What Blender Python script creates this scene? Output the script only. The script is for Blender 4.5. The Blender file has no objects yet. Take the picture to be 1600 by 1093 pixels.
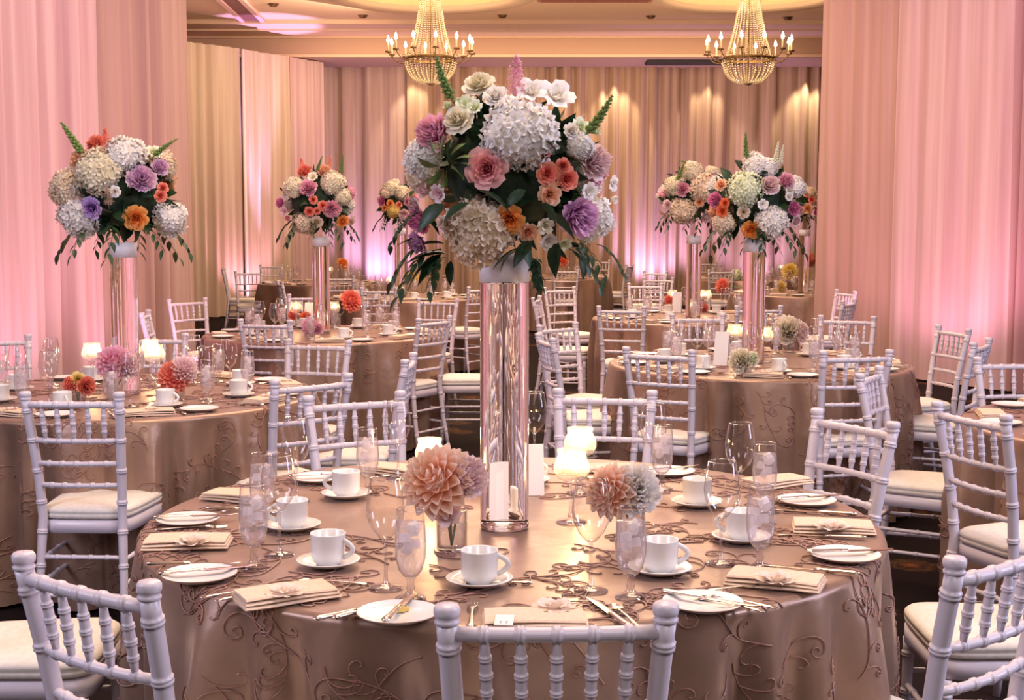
import bpy, math, random
from mathutils import Vector, Matrix
random.seed(7)
C = bpy.context.scene.collection
R = math.radians
sin, cos, pi = math.sin, math.cos, math.pi

# ------------------------------------------------------------------ camera
F = 2070.0; HC = 1.52; PITCH = math.atan((546.5-355)/F)
cam_d = bpy.data.cameras.new('camera'); cam = bpy.data.objects.new('camera', cam_d); C.objects.link(cam)
cam.location = (0, 0, HC); cam.rotation_euler = (pi/2-PITCH, 0, 0)
cam_d.sensor_width = 36; cam_d.lens = 36*F/1600; cam_d.clip_end = 200
bpy.context.scene.camera = cam
vs = bpy.context.scene.view_settings
vs.view_transform = 'Standard'; vs.look = 'None'; vs.gamma = 1; vs.use_curve_mapping = False
vs.exposure = 0.1
cy = bpy.context.scene.cycles
cy.transparent_max_bounces = 24; cy.max_bounces = 10; cy.transmission_bounces = 8
cy.diffuse_bounces = 3; cy.glossy_bounces = 3
cy.sample_clamp_indirect = 4; cy.caustics_reflective = False; cy.caustics_refractive = False

def ray(px, py):
    x = (px-800)/F; y = -(py-546.5)/F
    return Vector((x, cos(PITCH)+y*sin(PITCH), -sin(PITCH)+y*cos(PITCH)))
def at(px, py, z):
    d = ray(px, py); t = (z-HC)/d.z
    return Vector((d.x*t, d.y*t, z))
def atd(px, py, y):
    d = ray(px, py); t = y/d.y
    return Vector((d.x*t, y, HC+d.z*t))

# ------------------------------------------------------------------ world and lights
w = bpy.data.worlds.new('world'); bpy.context.scene.world = w; w.use_nodes = True
w.node_tree.nodes['Background'].inputs[0].default_value = (1.0, .80, .74, 1)
w.node_tree.nodes['Background'].inputs[1].default_value = .20

def light(kind, name, loc, target, energy, color, size=1.0, size_y=None, spot=60, blend=.6):
    l = bpy.data.lights.new(name, kind); l.energy = energy; l.color = color
    if kind == 'AREA':
        l.size = size
        if size_y: l.shape = 'RECTANGLE'; l.size_y = size_y
    elif kind == 'SPOT':
        l.spot_size = R(spot); l.spot_blend = blend; l.shadow_soft_size = size
    else: l.shadow_soft_size = size
    o = bpy.data.objects.new(name, l); C.objects.link(o); o.location = loc
    if target is not None:
        o.rotation_euler = (Vector(target)-Vector(loc)).to_track_quat('-Z', 'Y').to_euler()
    return o
WARM = (1.0, .71, .48); PINK = (1.0, .44, .68); LAV = (.78, .50, 1.0); COOL = (.80, .78, 1.0)
light('AREA', 'house_light', (0, 3.7, 4.9), (0, 3.7, 0), 150, (1, .76, .54), 2.0)
light('AREA', 'house_light', (0.4, 7.8, 4.9), (0.4, 7.9, 0), 190, WARM, 3)
light('AREA', 'house_light', (0.4, 12.5, 4.9), (0.4, 12.6, 0), 250, WARM, 3)
light('AREA', 'house_light', (1.0, 17, 4.9), (1.0, 17.1, 0), 250, WARM, 3)
light('AREA', 'fill_light', (4.2, 1.6, 4.0), (.2, 4.8, .7), 150, COOL, 1.6)  # unseen soft fills, not windows, added at both sides and behind the camera
light('AREA', 'fill_light', (-4.4, 1.0, 3.6), (-1.0, 4.6, .7), 90, COOL, 1.6)
light('AREA', 'fill_light', (.8, -1.2, 3.6), (0, 3.4, 1.5), 50, (1, .90, .88), 1.4)
light('AREA', 'fill_light', (4.9, 3.0, 1.7), (0, 3.6, .7), 62, (.70, .72, 1.0), 1.3)
light('AREA', 'fill_light', (-3.3, 2.4, 1.9), (-1.2, 4.4, .6), 22, (.74, .72, 1.0), 1.0)
# unseen area fills added to brighten the ceiling and even out the drapes
light('AREA', 'ceiling_fill', (0, 18.8, 1.9), (0, 18.9, 5), 150, (1, .70, .46), 7, 6)
light('AREA', 'drape_fill', (-1.6, 9.2, 4.8), (-3.6, 9.3, 1.7), 58, (1, .66, .84), 3.0, 1.0)
light('AREA', 'drape_fill', (3.2, 10.2, 4.8), (4.7, 12.0, 1.7), 66, (1, .64, .82), 3.0, 1.0)
light('AREA', 'drape_fill', (0.6, 22.9, 4.3), (0.6, 25.5, 2.3), 100, (1, .70, .42), 8, .8)
light('AREA', 'drape_fill', (-3.0, 20.6, 4.7), (-4.9, 22.4, 2.3), 80, (1, .74, .52), 2.5, 1.0)
# floor uplights washing the drapes
light('SPOT', 'drape_uplight', (-2.55, 8.6, .15), (-3.6, 8.9, 2.6), 80, PINK, .12, spot=120)
light('SPOT', 'drape_uplight', (-2.45, 10.4, .15), (-3.4, 10.8, 2.6), 55, PINK, .12, spot=120)
light('SPOT', 'drape_uplight', (3.55, 12.0, .15), (4.2, 13.1, 2.8), 90, (.95, .42, .66), .12, spot=120)
light('SPOT', 'drape_uplight', (4.15, 10.6, .15), (5.0, 11.2, 2.8), 80, (.95, .42, .66), .12, spot=120)
light('SPOT', 'drape_uplight', (-2.5, 24.7, .15), (-2.5, 25.45, 2.4), 240, LAV, .1, spot=100)
light('SPOT', 'drape_uplight', (2.75, 24.7, .15), (2.75, 25.45, 2.4), 300, LAV, .1, spot=100)
light('SPOT', 'drape_uplight', (4.6, 24.7, .15), (4.6, 25.45, 2.4), 150, LAV, .1, spot=100)
light('SPOT', 'drape_uplight', (-4.2, 22.4, .15), (-4.75, 22.9, 2.6), 110, PINK, .1, spot=100)
light('SPOT', 'ceiling_uplight', (-4.1, 22.9, .3), (-4.15, 22.9, 5), 1700, (.72, .46, 1), .1, spot=24, blend=.3)
for px in (650, 775, 870, 956, 1100, 1255):
    x = (px-800)/F*25.3
    light('SPOT', 'back_downlight', (x, 25.1, 4.48), (x, 25.45, 2.6), 110 if px in (956, 1255) else 60, (1, .82, .50), .05, spot=75, blend=.5)

# ------------------------------------------------------------------ materials
def mat(name, col, rough=.5, metal=0, spec=.5, **kw):
    m = bpy.data.materials.new(name); m.use_nodes = True
    b = m.node_tree.nodes['Principled BSDF']
    b.inputs['Base Color'].default_value = (*col, 1)
    b.inputs['Roughness'].default_value = rough; b.inputs['Metallic'].default_value = metal
    b.inputs['Specular IOR Level'].default_value = spec
    for k, v in kw.items(): b.inputs[k.replace('_', ' ')].default_value = v
    return m
def nodes(m): return m.node_tree.nodes, m.node_tree.links, m.node_tree.nodes['Principled BSDF']
def noisy(m, c1, c2, scale, coord='Object', stretch=(1, 1, 1), bump=0, detail=3, dist=.01):
    n, l, b = nodes(m)
    tc = n.new('ShaderNodeTexCoord'); mp = n.new('ShaderNodeMapping'); mp.inputs['Scale'].default_value = stretch
    nz = n.new('ShaderNodeTexNoise'); nz.inputs['Scale'].default_value = scale; nz.inputs['Detail'].default_value = detail
    cr = n.new('ShaderNodeValToRGB'); cr.color_ramp.elements[0].position = .35; cr.color_ramp.elements[1].position = .65
    cr.color_ramp.elements[0].color = (*c1, 1); cr.color_ramp.elements[1].color = (*c2, 1)
    l.new(tc.outputs[coord], mp.inputs[0]); l.new(mp.outputs[0], nz.inputs[0]); l.new(nz.outputs[0], cr.inputs[0])
    l.new(cr.outputs[0], b.inputs['Base Color'])
    if bump:
        bp = n.new('ShaderNodeBump'); bp.inputs['Strength'].default_value = bump; bp.inputs['Distance'].default_value = dist
        l.new(nz.outputs[0], bp.inputs['Height']); l.new(bp.outputs[0], b.inputs['Normal'])
    return m
def emis(name, col, s):
    m = bpy.data.materials.new(name); m.use_nodes = True; n = m.node_tree.nodes; n.clear()
    e = n.new('ShaderNodeEmission'); e.inputs[0].default_value = (*col, 1); e.inputs[1].default_value = s
    o = n.new('ShaderNodeOutputMaterial'); m.node_tree.links.new(e.outputs[0], o.inputs[0]); return m
def thin_glass(name, gain=1.0, tint=(1, 1, 1), frost=0.0, frost_col=(1, .95, .95), base=.03):
    m = bpy.data.materials.new(name); m.use_nodes = True; n = m.node_tree.nodes; l = m.node_tree.links; n.clear()
    t = n.new('ShaderNodeBsdfTransparent'); t.inputs[0].default_value = (*tint, 1)
    g = n.new('ShaderNodeBsdfGlossy'); g.inputs['Roughness'].default_value = .03
    lw = n.new('ShaderNodeLayerWeight'); lw.inputs[0].default_value = .5
    pw = n.new('ShaderNodeMath'); pw.operation = 'POWER'; pw.inputs[1].default_value = 3.0
    mu = n.new('ShaderNodeMath'); mu.operation = 'MULTIPLY_ADD'; mu.inputs[1].default_value = .75*gain; mu.inputs[2].default_value = base
    mx = n.new('ShaderNodeMixShader'); o = n.new('ShaderNodeOutputMaterial')
    l.new(lw.outputs['Facing'], pw.inputs[0]); l.new(pw.outputs[0], mu.inputs[0]); l.new(mu.outputs[0], mx.inputs[0])
    l.new(t.outputs[0], mx.inputs[1]); l.new(g.outputs[0], mx.inputs[2])
    last = mx
    if frost:
        d = n.new('ShaderNodeBsdfDiffuse'); d.inputs[0].default_value = (*frost_col, 1)
        tr = n.new('ShaderNodeBsdfTranslucent'); tr.inputs[0].default_value = (*frost_col, 1)
        a = n.new('ShaderNodeMixShader'); l.new(d.outputs[0], a.inputs[1]); l.new(tr.outputs[0], a.inputs[2])
        m2 = n.new('ShaderNodeMixShader'); m2.inputs[0].default_value = frost
        l.new(mx.outputs[0], m2.inputs[1]); l.new(a.outputs[0], m2.inputs[2]); last = m2
    l.new(last.outputs[0], o.inputs[0]); return m
def glass(name, ior=1.4, col=(1, 1, 1), rough=0):
    m = bpy.data.materials.new(name); m.use_nodes = True; n = m.node_tree.nodes; l = m.node_tree.links; n.clear()
    g = n.new('ShaderNodeBsdfGlass'); g.inputs['IOR'].default_value = ior; g.inputs['Color'].default_value = (*col, 1)
    g.inputs['Roughness'].default_value = rough
    o = n.new('ShaderNodeOutputMaterial'); l.new(g.outputs[0], o.inputs[0]); return m
def fabric(name, c1, c2, transl=.25, stretch=(1, 1, .02), scale=14):
    """sheer drape: diffuse plus translucency, woven vertical grain"""
    m = mat(name, c1, .75, spec=.2); noisy(m, c1, c2, scale, stretch=stretch)
    n, l, b = nodes(m); b.inputs['Sheen Weight'].default_value = .25
    tr = n.new('ShaderNodeBsdfTranslucent'); tr.inputs[0].default_value = (*c2, 1)
    mx = n.new('ShaderNodeMixShader'); mx.inputs[0].default_value = transl
    o = n['Material Output']; l.new(b.outputs[0], mx.inputs[1]); l.new(tr.outputs[0], mx.inputs[2]); l.new(mx.outputs[0], o.inputs[0])
    return m
def petal_mat(name, base, tip, tr=.25):
    m = mat(name, tip, .55, spec=.25); n, l, b = nodes(m)
    uv = n.new('ShaderNodeTexCoord'); sp = n.new('ShaderNodeSeparateXYZ'); cr = n.new('ShaderNodeValToRGB')
    cr.color_ramp.elements[0].color = (*base, 1); cr.color_ramp.elements[1].color = (*tip, 1)
    cr.color_ramp.elements[0].position = .15; cr.color_ramp.elements[1].position = .85
    l.new(uv.outputs['UV'], sp.inputs[0]); l.new(sp.outputs[1], cr.inputs[0]); l.new(cr.outputs[0], b.inputs['Base Color'])
    t = n.new('ShaderNodeBsdfTranslucent'); l.new(cr.outputs[0], t.inputs[0])
    mx = n.new('ShaderNodeMixShader'); mx.inputs[0].default_value = tr
    l.new(b.outputs[0], mx.inputs[1]); l.new(t.outputs[0], mx.inputs[2]); l.new(mx.outputs[0], n['Material Output'].inputs[0])
    return m

M = {}
M['paint'] = mat('chair_paint', (.63, .565, .63), .32)
M['cushion'] = noisy(mat('cushion_fabric', (.8, .74, .68), .8, spec=.2), (.80, .74, .68), (.74, .67, .60), 60, bump=.1)
M['satin'] = noisy(mat('taupe_satin', (.33, .22, .15), .34, metal=.35, spec=.6, Sheen_Weight=.1), (.35, .215, .15), (.285, .172, .12), 5, bump=.35, detail=4, dist=.02)
M['satin'].node_tree.nodes['Principled BSDF'].inputs['Sheen Tint'].default_value = (1, .85, .9, 1)
M['cord'] = mat('embroidery_cord', (.30, .13, .09), .35, spec=.8, Sheen_Weight=.2)
M['sequin'] = mat('sequin', (.95, .80, .80), .12, metal=1)
M['china'] = mat('white_china', (.80, .77, .75), .18, spec=.6)
M['china_rim'] = mat('plate_rim_line', (.30, .16, .12), .3)
M['napkin'] = noisy(mat('napkin_cloth', (.74, .55, .42), .8, spec=.2), (.76, .58, .45), (.70, .52, .39), 90, bump=.1)
M['card'] = mat('white_card', (.82, .78, .76), .7)
M['ink'] = mat('printed_ink', (.25, .2, .2), .8)
M['silver'] = mat('cutlery_silver', (.82, .72, .62), .22, metal=1)
M['glass'] = thin_glass('stemware_glass', 1.6, (.985, .975, .98), base=.06)
M['solid'] = thin_glass('solid_glass', 1.3, (.96, .94, .95), base=.16)
M['vase'] = glass('vase_water_glass', 1.33, (.99, .97, .975))
M['votive'] = thin_glass('votive_glass', 1.0, frost=.17, frost_col=(1, .93, .82))
M['water'] = thin_glass('iced_water', .8, (.96, .94, .96), frost=.22, frost_col=(.97, .93, .95))
M['ice'] = thin_glass('ice_cube', 1.0, frost=.5, frost_col=(1, .97, 1))
M['wax'] = mat('candle_wax', (.95, .85, .65), .5, Emission_Color=(1, .75, .4, 1), Emission_Strength=0)
M['flame'] = emis('candle_flame', (1, .72, .36), 90)
M['flame_far'] = emis('candle_flame_small', (1, .75, .42), 40)
M['bulb'] = emis('bulb_glow', (1, .80, .50), 28)
M['collar'] = mat('vase_collar', (.80, .76, .80), .35)
M['leaf'] = noisy(mat('dark_leaf', (.02, .06, .025), .42, spec=.4), (.009, .028, .012), (.025, .062, .022), 12)
M['leaf2'] = noisy(mat('fresh_leaf', (.12, .2, .05), .5), (.08, .16, .04), (.20, .28, .09), 14)
M['snap'] = petal_mat('snapdragon_green', (.07, .14, .03), (.24, .34, .10))
M['foam'] = noisy(mat('moss_core', (.012, .03, .012), .9), (.006, .018, .008), (.02, .045, .018), 30)
M['brass'] = mat('chandelier_bronze', (.22, .13, .06), .4, metal=.9)
M['crystal'] = mat('crystal_bead', (.80, .66, .46), .06, spec=1, metal=.35)
M['candle_tube'] = mat('candle_sleeve', (.85, .70, .45), .5)
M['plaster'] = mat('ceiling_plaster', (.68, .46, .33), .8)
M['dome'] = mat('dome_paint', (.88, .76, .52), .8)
M['wall'] = mat('wall_paint', (.50, .33, .22), .8)
M['bronze'] = mat('dark_track', (.20, .07, .07), .5)
M['black'] = mat('black_cloth', (.01, .01, .012), .7)
pal = dict(white=((.84, .78, .68), (.94, .90, .90)), ivory=((.74, .66, .42), (.90, .83, .70)), cream=((.74, .58, .38), (.90, .77, .64)),
           blush=((.84, .52, .54), (.91, .73, .74)), pink=((.74, .26, .40), (.90, .52, .64)), rosepink=((.66, .14, .18), (.91, .50, .48)),
           lilac=((.66, .26, .56), (.90, .60, .82)), palelilac=((.66, .30, .56), (.84, .60, .78)), lavender=((.25, .10, .42), (.64, .44, .78)),
           magenta=((.56, .08, .28), (.84, .32, .54)), orange=((.80, .16, .015), (.90, .42, .12)), peach=((.86, .34, .14), (.90, .60, .42)),
           coral=((.78, .10, .08), (.90, .34, .24)), yellow=((.60, .40, .04), (.86, .68, .26)), hotcoral=((.80, .09, .02), (.90, .28, .12)),
           dahlia=((.86, .38, .20), (.94, .73, .60)), tan=((.45, .26, .18), (.74, .54, .42)), greenwhite=((.60, .66, .34), (.88, .89, .74)))
PM = {k: petal_mat('petals_'+k, *v) for k, v in pal.items()}

# carpet
fm = mat('carpet', (.01, .008, .008), .95, spec=.1); n, l, b = nodes(fm)
tc = n.new('ShaderNodeTexCoord'); vo = n.new('ShaderNodeTexVoronoi'); vo.inputs['Scale'].default_value = 2.4
nz = n.new('ShaderNodeTexNoise'); nz.inputs['Scale'].default_value = 22
cr = n.new('ShaderNodeValToRGB'); e = cr.color_ramp.elements
e[0].position = .0; e[0].color = (.16, .055, .018, 1); e[1].position = .30; e[1].color = (.012, .007, .007, 1)
e2 = cr.color_ramp.elements.new(.10); e2.color = (.10, .035, .014, 1); e3 = cr.color_ramp.elements.new(.14); e3.color = (.015, .008, .008, 1)
e4 = cr.color_ramp.elements.new(.20); e4.color = (.07, .035, .015, 1)
mxv = n.new('ShaderNodeMath'); mxv.operation = 'MULTIPLY_ADD'; mxv.inputs[1].default_value = .28
l.new(tc.outputs['Object'], vo.inputs[0]); l.new(tc.outputs['Object'], nz.inputs[0]); l.new(nz.outputs[0], mxv.inputs[0])
ad = n.new('ShaderNodeMath'); ad.operation = 'SUBTRACT'; l.new(vo.outputs[0], mxv.inputs[2]); l.new(mxv.outputs[0], ad.inputs[0]); ad.inputs[1].default_value = .13
l.new(ad.outputs[0], cr.inputs[0]); l.new(cr.outputs[0], b.inputs['Base Color'])

# ------------------------------------------------------------------ mesh builder
class MB:
    def __init__(s): s.v = []; s.f = []; s.uv = []; s.m = []; s.mi = 0
    def add(s, vs, fs, uv=None, T=None):
        o = len(s.v)
        if T is not None: vs = [T @ Vector(p) for p in vs]
        s.v += [tuple(p) for p in vs]; s.uv += uv if uv else [(0, .8)]*len(vs)
        for f in fs: s.f.append(tuple(i+o for i in f)); s.m.append(s.mi)
    def grid(s, fn, nu, nv, T=None, wrap=False):
        vs = []; uv = []
        for j in range(nv+1):
            for i in range(nu if wrap else nu+1):
                u = i/nu; v = j/nv; vs.append(fn(u, v)); uv.append((u, v))
        w_ = nu if wrap else nu+1; fs = []
        for j in range(nv):
            for i in range(nu):
                a = j*w_+i; b_ = j*w_+(i+1) % w_ if wrap else a+1
                c_ = (j+1)*w_+(i+1) % w_ if wrap else a+w_+1
                fs.append((a, b_, c_, a+w_))
        s.add(vs, fs, uv, T)
    def lathe(s, prof, n=24, T=None, cap0=False, cap1=False):
        vs = []; fs = []; k = len(prof)
        for (r, z) in prof:
            for i in range(n):
                a = 2*pi*i/n; vs.append((r*cos(a), r*sin(a), z))
        for j in range(k-1):
            for i in range(n):
                fs.append((j*n+i, j*n+(i+1) % n, (j+1)*n+(i+1) % n, (j+1)*n+i))
        if cap0: fs.append(tuple(reversed(range(n))))
        if cap1: fs.append(tuple((k-1)*n+i for i in range(n)))
        s.add(vs, fs, None, T)
    def tube(s, pts, rad, n=8, cap=True, flat=1.0):
        pts = [Vector(p) for p in pts]; k = len(pts)
        if not hasattr(rad, '__len__'): rad = [rad]*k
        vs = []; fs = []; up = Vector((0, 0, 1)); prev = None
        for j, p in enumerate(pts):
            t = (pts[min(j+1, k-1)]-pts[max(j-1, 0)])
            if t.length < 1e-9: t = Vector((0, 0, 1))
            t.normalize()
            if prev is None:
                a = t.cross(up) if abs(t.z) < .9 else t.cross(Vector((0, 1, 0)))
            else: a = prev-t*prev.dot(t)
            if a.length < 1e-6: a = t.orthogonal()
            a.normalize(); prev = a; b_ = t.cross(a)
            for i in range(n):
                an = 2*pi*i/n; vs.append(p+a*cos(an)*rad[j]+b_*sin(an)*rad[j]*flat)
        for j in range(k-1):
            for i in range(n): fs.append((j*n+i, j*n+(i+1) % n, (j+1)*n+(i+1) % n, (j+1)*n+i))
        if cap: fs.append(tuple(reversed(range(n)))); fs.append(tuple((k-1)*n+i for i in range(n)))
        s.add(vs, fs)
    def box(s, c, d, T=None):
        x, y, z = c; a, b_, e_ = d[0]/2, d[1]/2, d[2]/2
        vs = [(x+i*a, y+j*b_, z+k*e_) for i in (-1, 1) for j in (-1, 1) for k in (-1, 1)]
        s.add(vs, [(0, 1, 3, 2), (4, 6, 7, 5), (0, 4, 5, 1), (2, 3, 7, 6), (0, 2, 6, 4), (1, 5, 7, 3)], None, T)
    def octa(s, c, r):
        x, y, z = c
        s.add([(x+r, y, z), (x-r, y, z), (x, y+r, z), (x, y-r, z), (x, y, z+r), (x, y, z-r)],
              [(0, 2, 4), (2, 1, 4), (1, 3, 4), (3, 0, 4), (2, 0, 5), (1, 2, 5), (3, 1, 5), (0, 3, 5)])
    def mesh(s, name, mats, smooth=True):
        me = bpy.data.meshes.new(name); me.from_pydata(s.v, [], s.f)
        for m_ in (mats if isinstance(mats, list) else [mats]): me.materials.append(m_)
        if any(s.m): me.polygons.foreach_set('material_index', s.m)
        if smooth: me.polygons.foreach_set('use_smooth', [True]*len(me.polygons))
        ul = me.uv_layers.new(name='uv'); li = [0]*len(me.loops); me.loops.foreach_get('vertex_index', li)
        fl = []
        for i in li: fl += s.uv[i]
        ul.data.foreach_set('uv', fl); me.update(); return me

def obj(name, data, parent=None, loc=(0, 0, 0), rot=(0, 0, 0), scale=(1, 1, 1), label=None, kind=None):
    o = bpy.data.objects.new(name, data); C.objects.link(o); o.location = loc; o.rotation_euler = rot; o.scale = scale
    if parent: o.parent = parent
    if label: o['label'] = label
    if kind: o['kind'] = kind
    return o
def tag(o, label, cat, group=None, kind=None):
    o['label'] = label; o['category'] = cat
    if group: o['group'] = group
    if kind: o['kind'] = kind
    return o
KIDS = {}
def clone(o, loc=None, rot=None, scale=None):
    def rec(a, par):
        c = a.copy(); C.objects.link(c); c.parent = par
        KIDS[c.name] = [rec(k, c) for k in KIDS.get(a.name, [])]
        return c
    c = rec(o, None)
    if loc is not None: c.location = loc
    if rot is not None: c.rotation_euler = rot
    if scale is not None: c.scale = scale
    return c
def kid(parent, name, data, **k):
    o = obj(name, data, parent, **k); KIDS.setdefault(parent.name, []).append(o); return o
PROTO = {}
def inst(key, loc, rz=0, label='', cat='', group=None, scale=None, rot=None):
    """first use moves the prototype itself, later uses copy it"""
    rot = rot if rot is not None else (0, 0, rz)
    p = PROTO[key]
    if not p[1]:
        p[1] = True; o = p[0]; o.location = loc; o.rotation_euler = rot
        if scale: o.scale = scale
    else: o = clone(p[0], loc, rot, scale if scale else (1, 1, 1))
    return tag(o, label, cat, group)
def proto(key, o): PROTO[key] = [o, False]

# ------------------------------------------------------------------ setting: floor, ceiling, walls
def struct(name, mb, m, smooth=False):
    return obj(name, mb.mesh(name, m, smooth), kind='structure')
mb = MB(); mb.grid(lambda u, v: (-9+18*u, -4+32*v, 0), 2, 2); struct('floor', mb, fm)
ZC = 5.0; DOMES = [(-1.235, 20.4), (3.585, 20.4)]; RD = 1.28
mb = MB()
def rect(x0, x1, y0, y1, z=ZC): mb.add([(x0, y0, z), (x0, y1, z), (x1, y1, z), (x1, y0, z)], [(0, 1, 2, 3)])
Y0, Y1 = 18.4, 22.4
rect(-9, 9, -4, Y0); rect(-9, 9, Y1, 24)
rect(-9, DOMES[0][0]-2, Y0, Y1); rect(DOMES[0][0]+2, DOMES[1][0]-2, Y0, Y1); rect(DOMES[1][0]+2, 9, Y0, Y1)
for (cx, cyy) in DOMES:
    n_ = 64; vs_ = []; fs_ = []
    for i in range(n_):
        a = 2*pi*i/n_; c_, s_ = cos(a), sin(a); k = 2/max(abs(c_), abs(s_))
        vs_ += [(cx+RD*1.25*c_, cyy+RD*1.25*s_, ZC), (cx+k*c_, cyy+k*s_, ZC)]
    for i in range(n_):
        j = (i+1) % n_; fs_.append((2*i, 2*i+1, 2*j+1, 2*j))
    mb.add(vs_, fs_)
struct('ceiling', mb, M['plaster'])
for i, (cx, cyy) in enumerate(DOMES):
    mb = MB(); T = Matrix.Translation((cx, cyy, ZC))
    mb.lathe([(RD*1.25, 0), (RD*1.23, -.03), (RD*1.03, -.03), (RD, 0), (RD, .06)], 64, T)
    o = struct('trim_%d' % (i+1), mb, M['plaster'], True)
    mb = MB(); mb.lathe([(RD+.16, .06), (RD+.16, .2)]+[((RD+.16)*cos(a*pi/20), .2+.45*sin(a*pi/20)) for a in range(1, 11)], 64, T)
    mb.lathe([(RD, .06), (RD+.16, .06)], 64, T)
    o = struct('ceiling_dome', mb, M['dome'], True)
    light('POINT', 'dome_cove_light', (cx, cyy, ZC+.12), None, 42, (1, .80, .52), .5)
# crown mouldings and bulkhead at the far end
mb = MB()
for (y, z0, h) in ((22.7, ZC-.035, .07), (23.3, ZC-.05, .10), (23.95, ZC-.06, .14)):
    mb.box((0, y+(24-y)/2, z0+.0), (18, 24-y+.02, h))
struct('trim_3', mb, M['plaster'])
mb = MB(); mb.box((0, 25.2, 4.77), (18, 2.4, .46)); struct('trim_4', mb, mat('bulkhead_darkened_plaster', (.46, .29, .21), .8))  # plaster darkened on this face to offset the strong light it catches
mb = MB(); mb.box((0, 24.01, 4.565), (18, .06, .05)); struct('trim_5', mb, M['plaster'])
mb = MB(); mb.box((0, 26.1, 2.5), (18, .2, 5)); struct('wall_back', mb, M['wall'])
mb = MB(); mb.box((-8.0, 12, 2.5), (.2, 32, 5)); struct('wall_left', mb, M['wall'])
mb = MB(); mb.box((8.0, 12, 2.5), (.2, 32, 5)); struct('wall_right', mb, M['wall'])
# ceiling track at left
a = at(352, -10, ZC-.01); b_ = at(421, 56, ZC-.01)
mb = MB(); d_ = (b_-a).normalized(); s_ = Vector((d_.y, -d_.x, 0))
for off, wd, mi, dz in ((-.17, .08, 1, -.03), (.17, .08, 1, -.03), (0, .26, 0, -.01)):
    mb.mi = mi; p = [a+s_*(off-wd/2), a+s_*(off+wd/2), b_+s_*(off+wd/2), b_+s_*(off-wd/2)]
    mb.add([(q.x, q.y, ZC+dz-.02) for q in p]+[(q.x, q.y, ZC+.0) for q in p], [(0, 1, 2, 3), (0, 4, 5, 1), (1, 5, 6, 2), (2, 6, 7, 3), (3, 7, 4, 0)])
o = obj('ceiling_track', mb.mesh('ceiling_track', [M['bronze'], mat('track_edge', (.75, .45, .45), .5)], False))
tag(o, 'long dark red track recessed in the ceiling at upper left', 'track')
# vent slab / air return on ceiling between the domes
p = at(930, -3, ZC-.02)
mb = MB(); mb.box((p.x, p.y, ZC-.02), (1.75, .45, .05))
for k in range(6): mb.box((p.x, p.y-.2+k*.07, ZC-.05), (1.65, .02, .02))
tag(obj('ceiling_vent', mb.mesh('ceiling_vent', mat('vent_red', (.42, .17, .13), .6), False)), 'reddish rectangular air vent in the ceiling between the two domes', 'vent')
# small sprinkler spots
mb = MB(); mb.lathe([(.001, -.05), (.05, -.045), (.07, -.02), (.09, 0)], 16)
proto('spr', obj('ceiling_spotlight', mb.mesh('ceiling_spotlight', M['brass'])))
for px, py, t in ((427, 6, 'far left beside the long track'), (449, 36, 'left beyond the end of the long track'), (567, 24, 'left of the left dome'),
                  (785, 24, 'just right of the left dome'), (893, 45, 'midway between the domes, near the moulding'),
                  (1017, 25, 'just left of the right dome'), (1231, 27, 'just right of the right dome'), (1103, 46, 'below left of the right dome, near the moulding')):
    inst('spr', at(px, py, ZC), 0, 'small round ceiling spotlight '+t, 'ceiling light', 'ceiling spotlights')
# long curtain-box slot at back
mb = MB(); a = (1003-800)/F*25; b2 = (1150-800)/F*25
mb.box(((a+b2)/2, 24.6, 4.52), (b2-a, .5, .05)); tag(obj('ceiling_slot', mb.mesh('ceiling_slot', M['black'], False)), 'dark recessed slot over the back drapes left of the right chandelier', 'slot')
for i, px in enumerate((775, 870, 956, 1029, 1100, 1255)):
    pass

# ------------------------------------------------------------------ drapes
def drape(name, pts, z0, z1, m, label, amp=.05, pitch=.16, seed=0, flare=0.0, step=.022, nz=14):
    rnd = random.Random(seed); pts = [Vector((*p, 0)) for p in pts]
    L = [0]
    for i in range(len(pts)-1): L.append(L[-1]+(pts[i+1]-pts[i]).length)
    tot = L[-1]; nu = int(tot/step)
    ph = [(rnd.uniform(.6, 1.6)/pitch, rnd.uniform(0, 6.3), rnd.uniform(.4, 1)) for _ in range(5)]
    ph.append((.22/pitch, rnd.uniform(0, 6), 1.3))
    def fn(u, v):
        s = u*tot
        k = 0
        while k < len(L)-2 and s > L[k+1]: k += 1
        t = (s-L[k])/(L[k+1]-L[k]); p = pts[k].lerp(pts[k+1], t); d = (pts[k+1]-pts[k]).normalized(); nn = Vector((d.y, -d.x, 0))
        if k < len(L)-2 and L[k+1]-s < .3:
            pass
        q = 0
        for (fr, p0, a) in ph:
            q += a*sin(2*pi*fr*s+p0+.5*sin(fr*.7+v*2.2))
        q /= 3.0
        q = q-.35*abs(q)
        am = amp*(.75+.45*(1-v))
        fl = flare*(1-v)*(u-.5)*2
        p = p+nn*q*am+d*fl
        return (p.x, p.y, z0+(z1-z0)*v)
    mb = MB(); mb.grid(fn, nu, nz)
    # hem and header bands
    o = obj(name, mb.mesh(name, m)); tag(o, label, 'curtain', 'sheer wall drapes'); return o
pinklitfab = fabric('pink_lit_sheer', (.80, .57, .56), (.64, .40, .40))  # pink of the uplights put into the colour of the beige-white fabric
tanfab = fabric('champagne_sheer', (.66, .46, .36), (.46, .29, .20))
beigefab = fabric('ivory_sheer', (.78, .62, .48), (.62, .44, .33))
drape('sheer_drape', [(-3.9, 5.2), (-3.62, 7.5), (-3.31, 10.75)], .02, 4.98, pinklitfab, 'wide pink-lit sheer drape at the left edge behind the left table', .085, .26, 1, 0)
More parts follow.
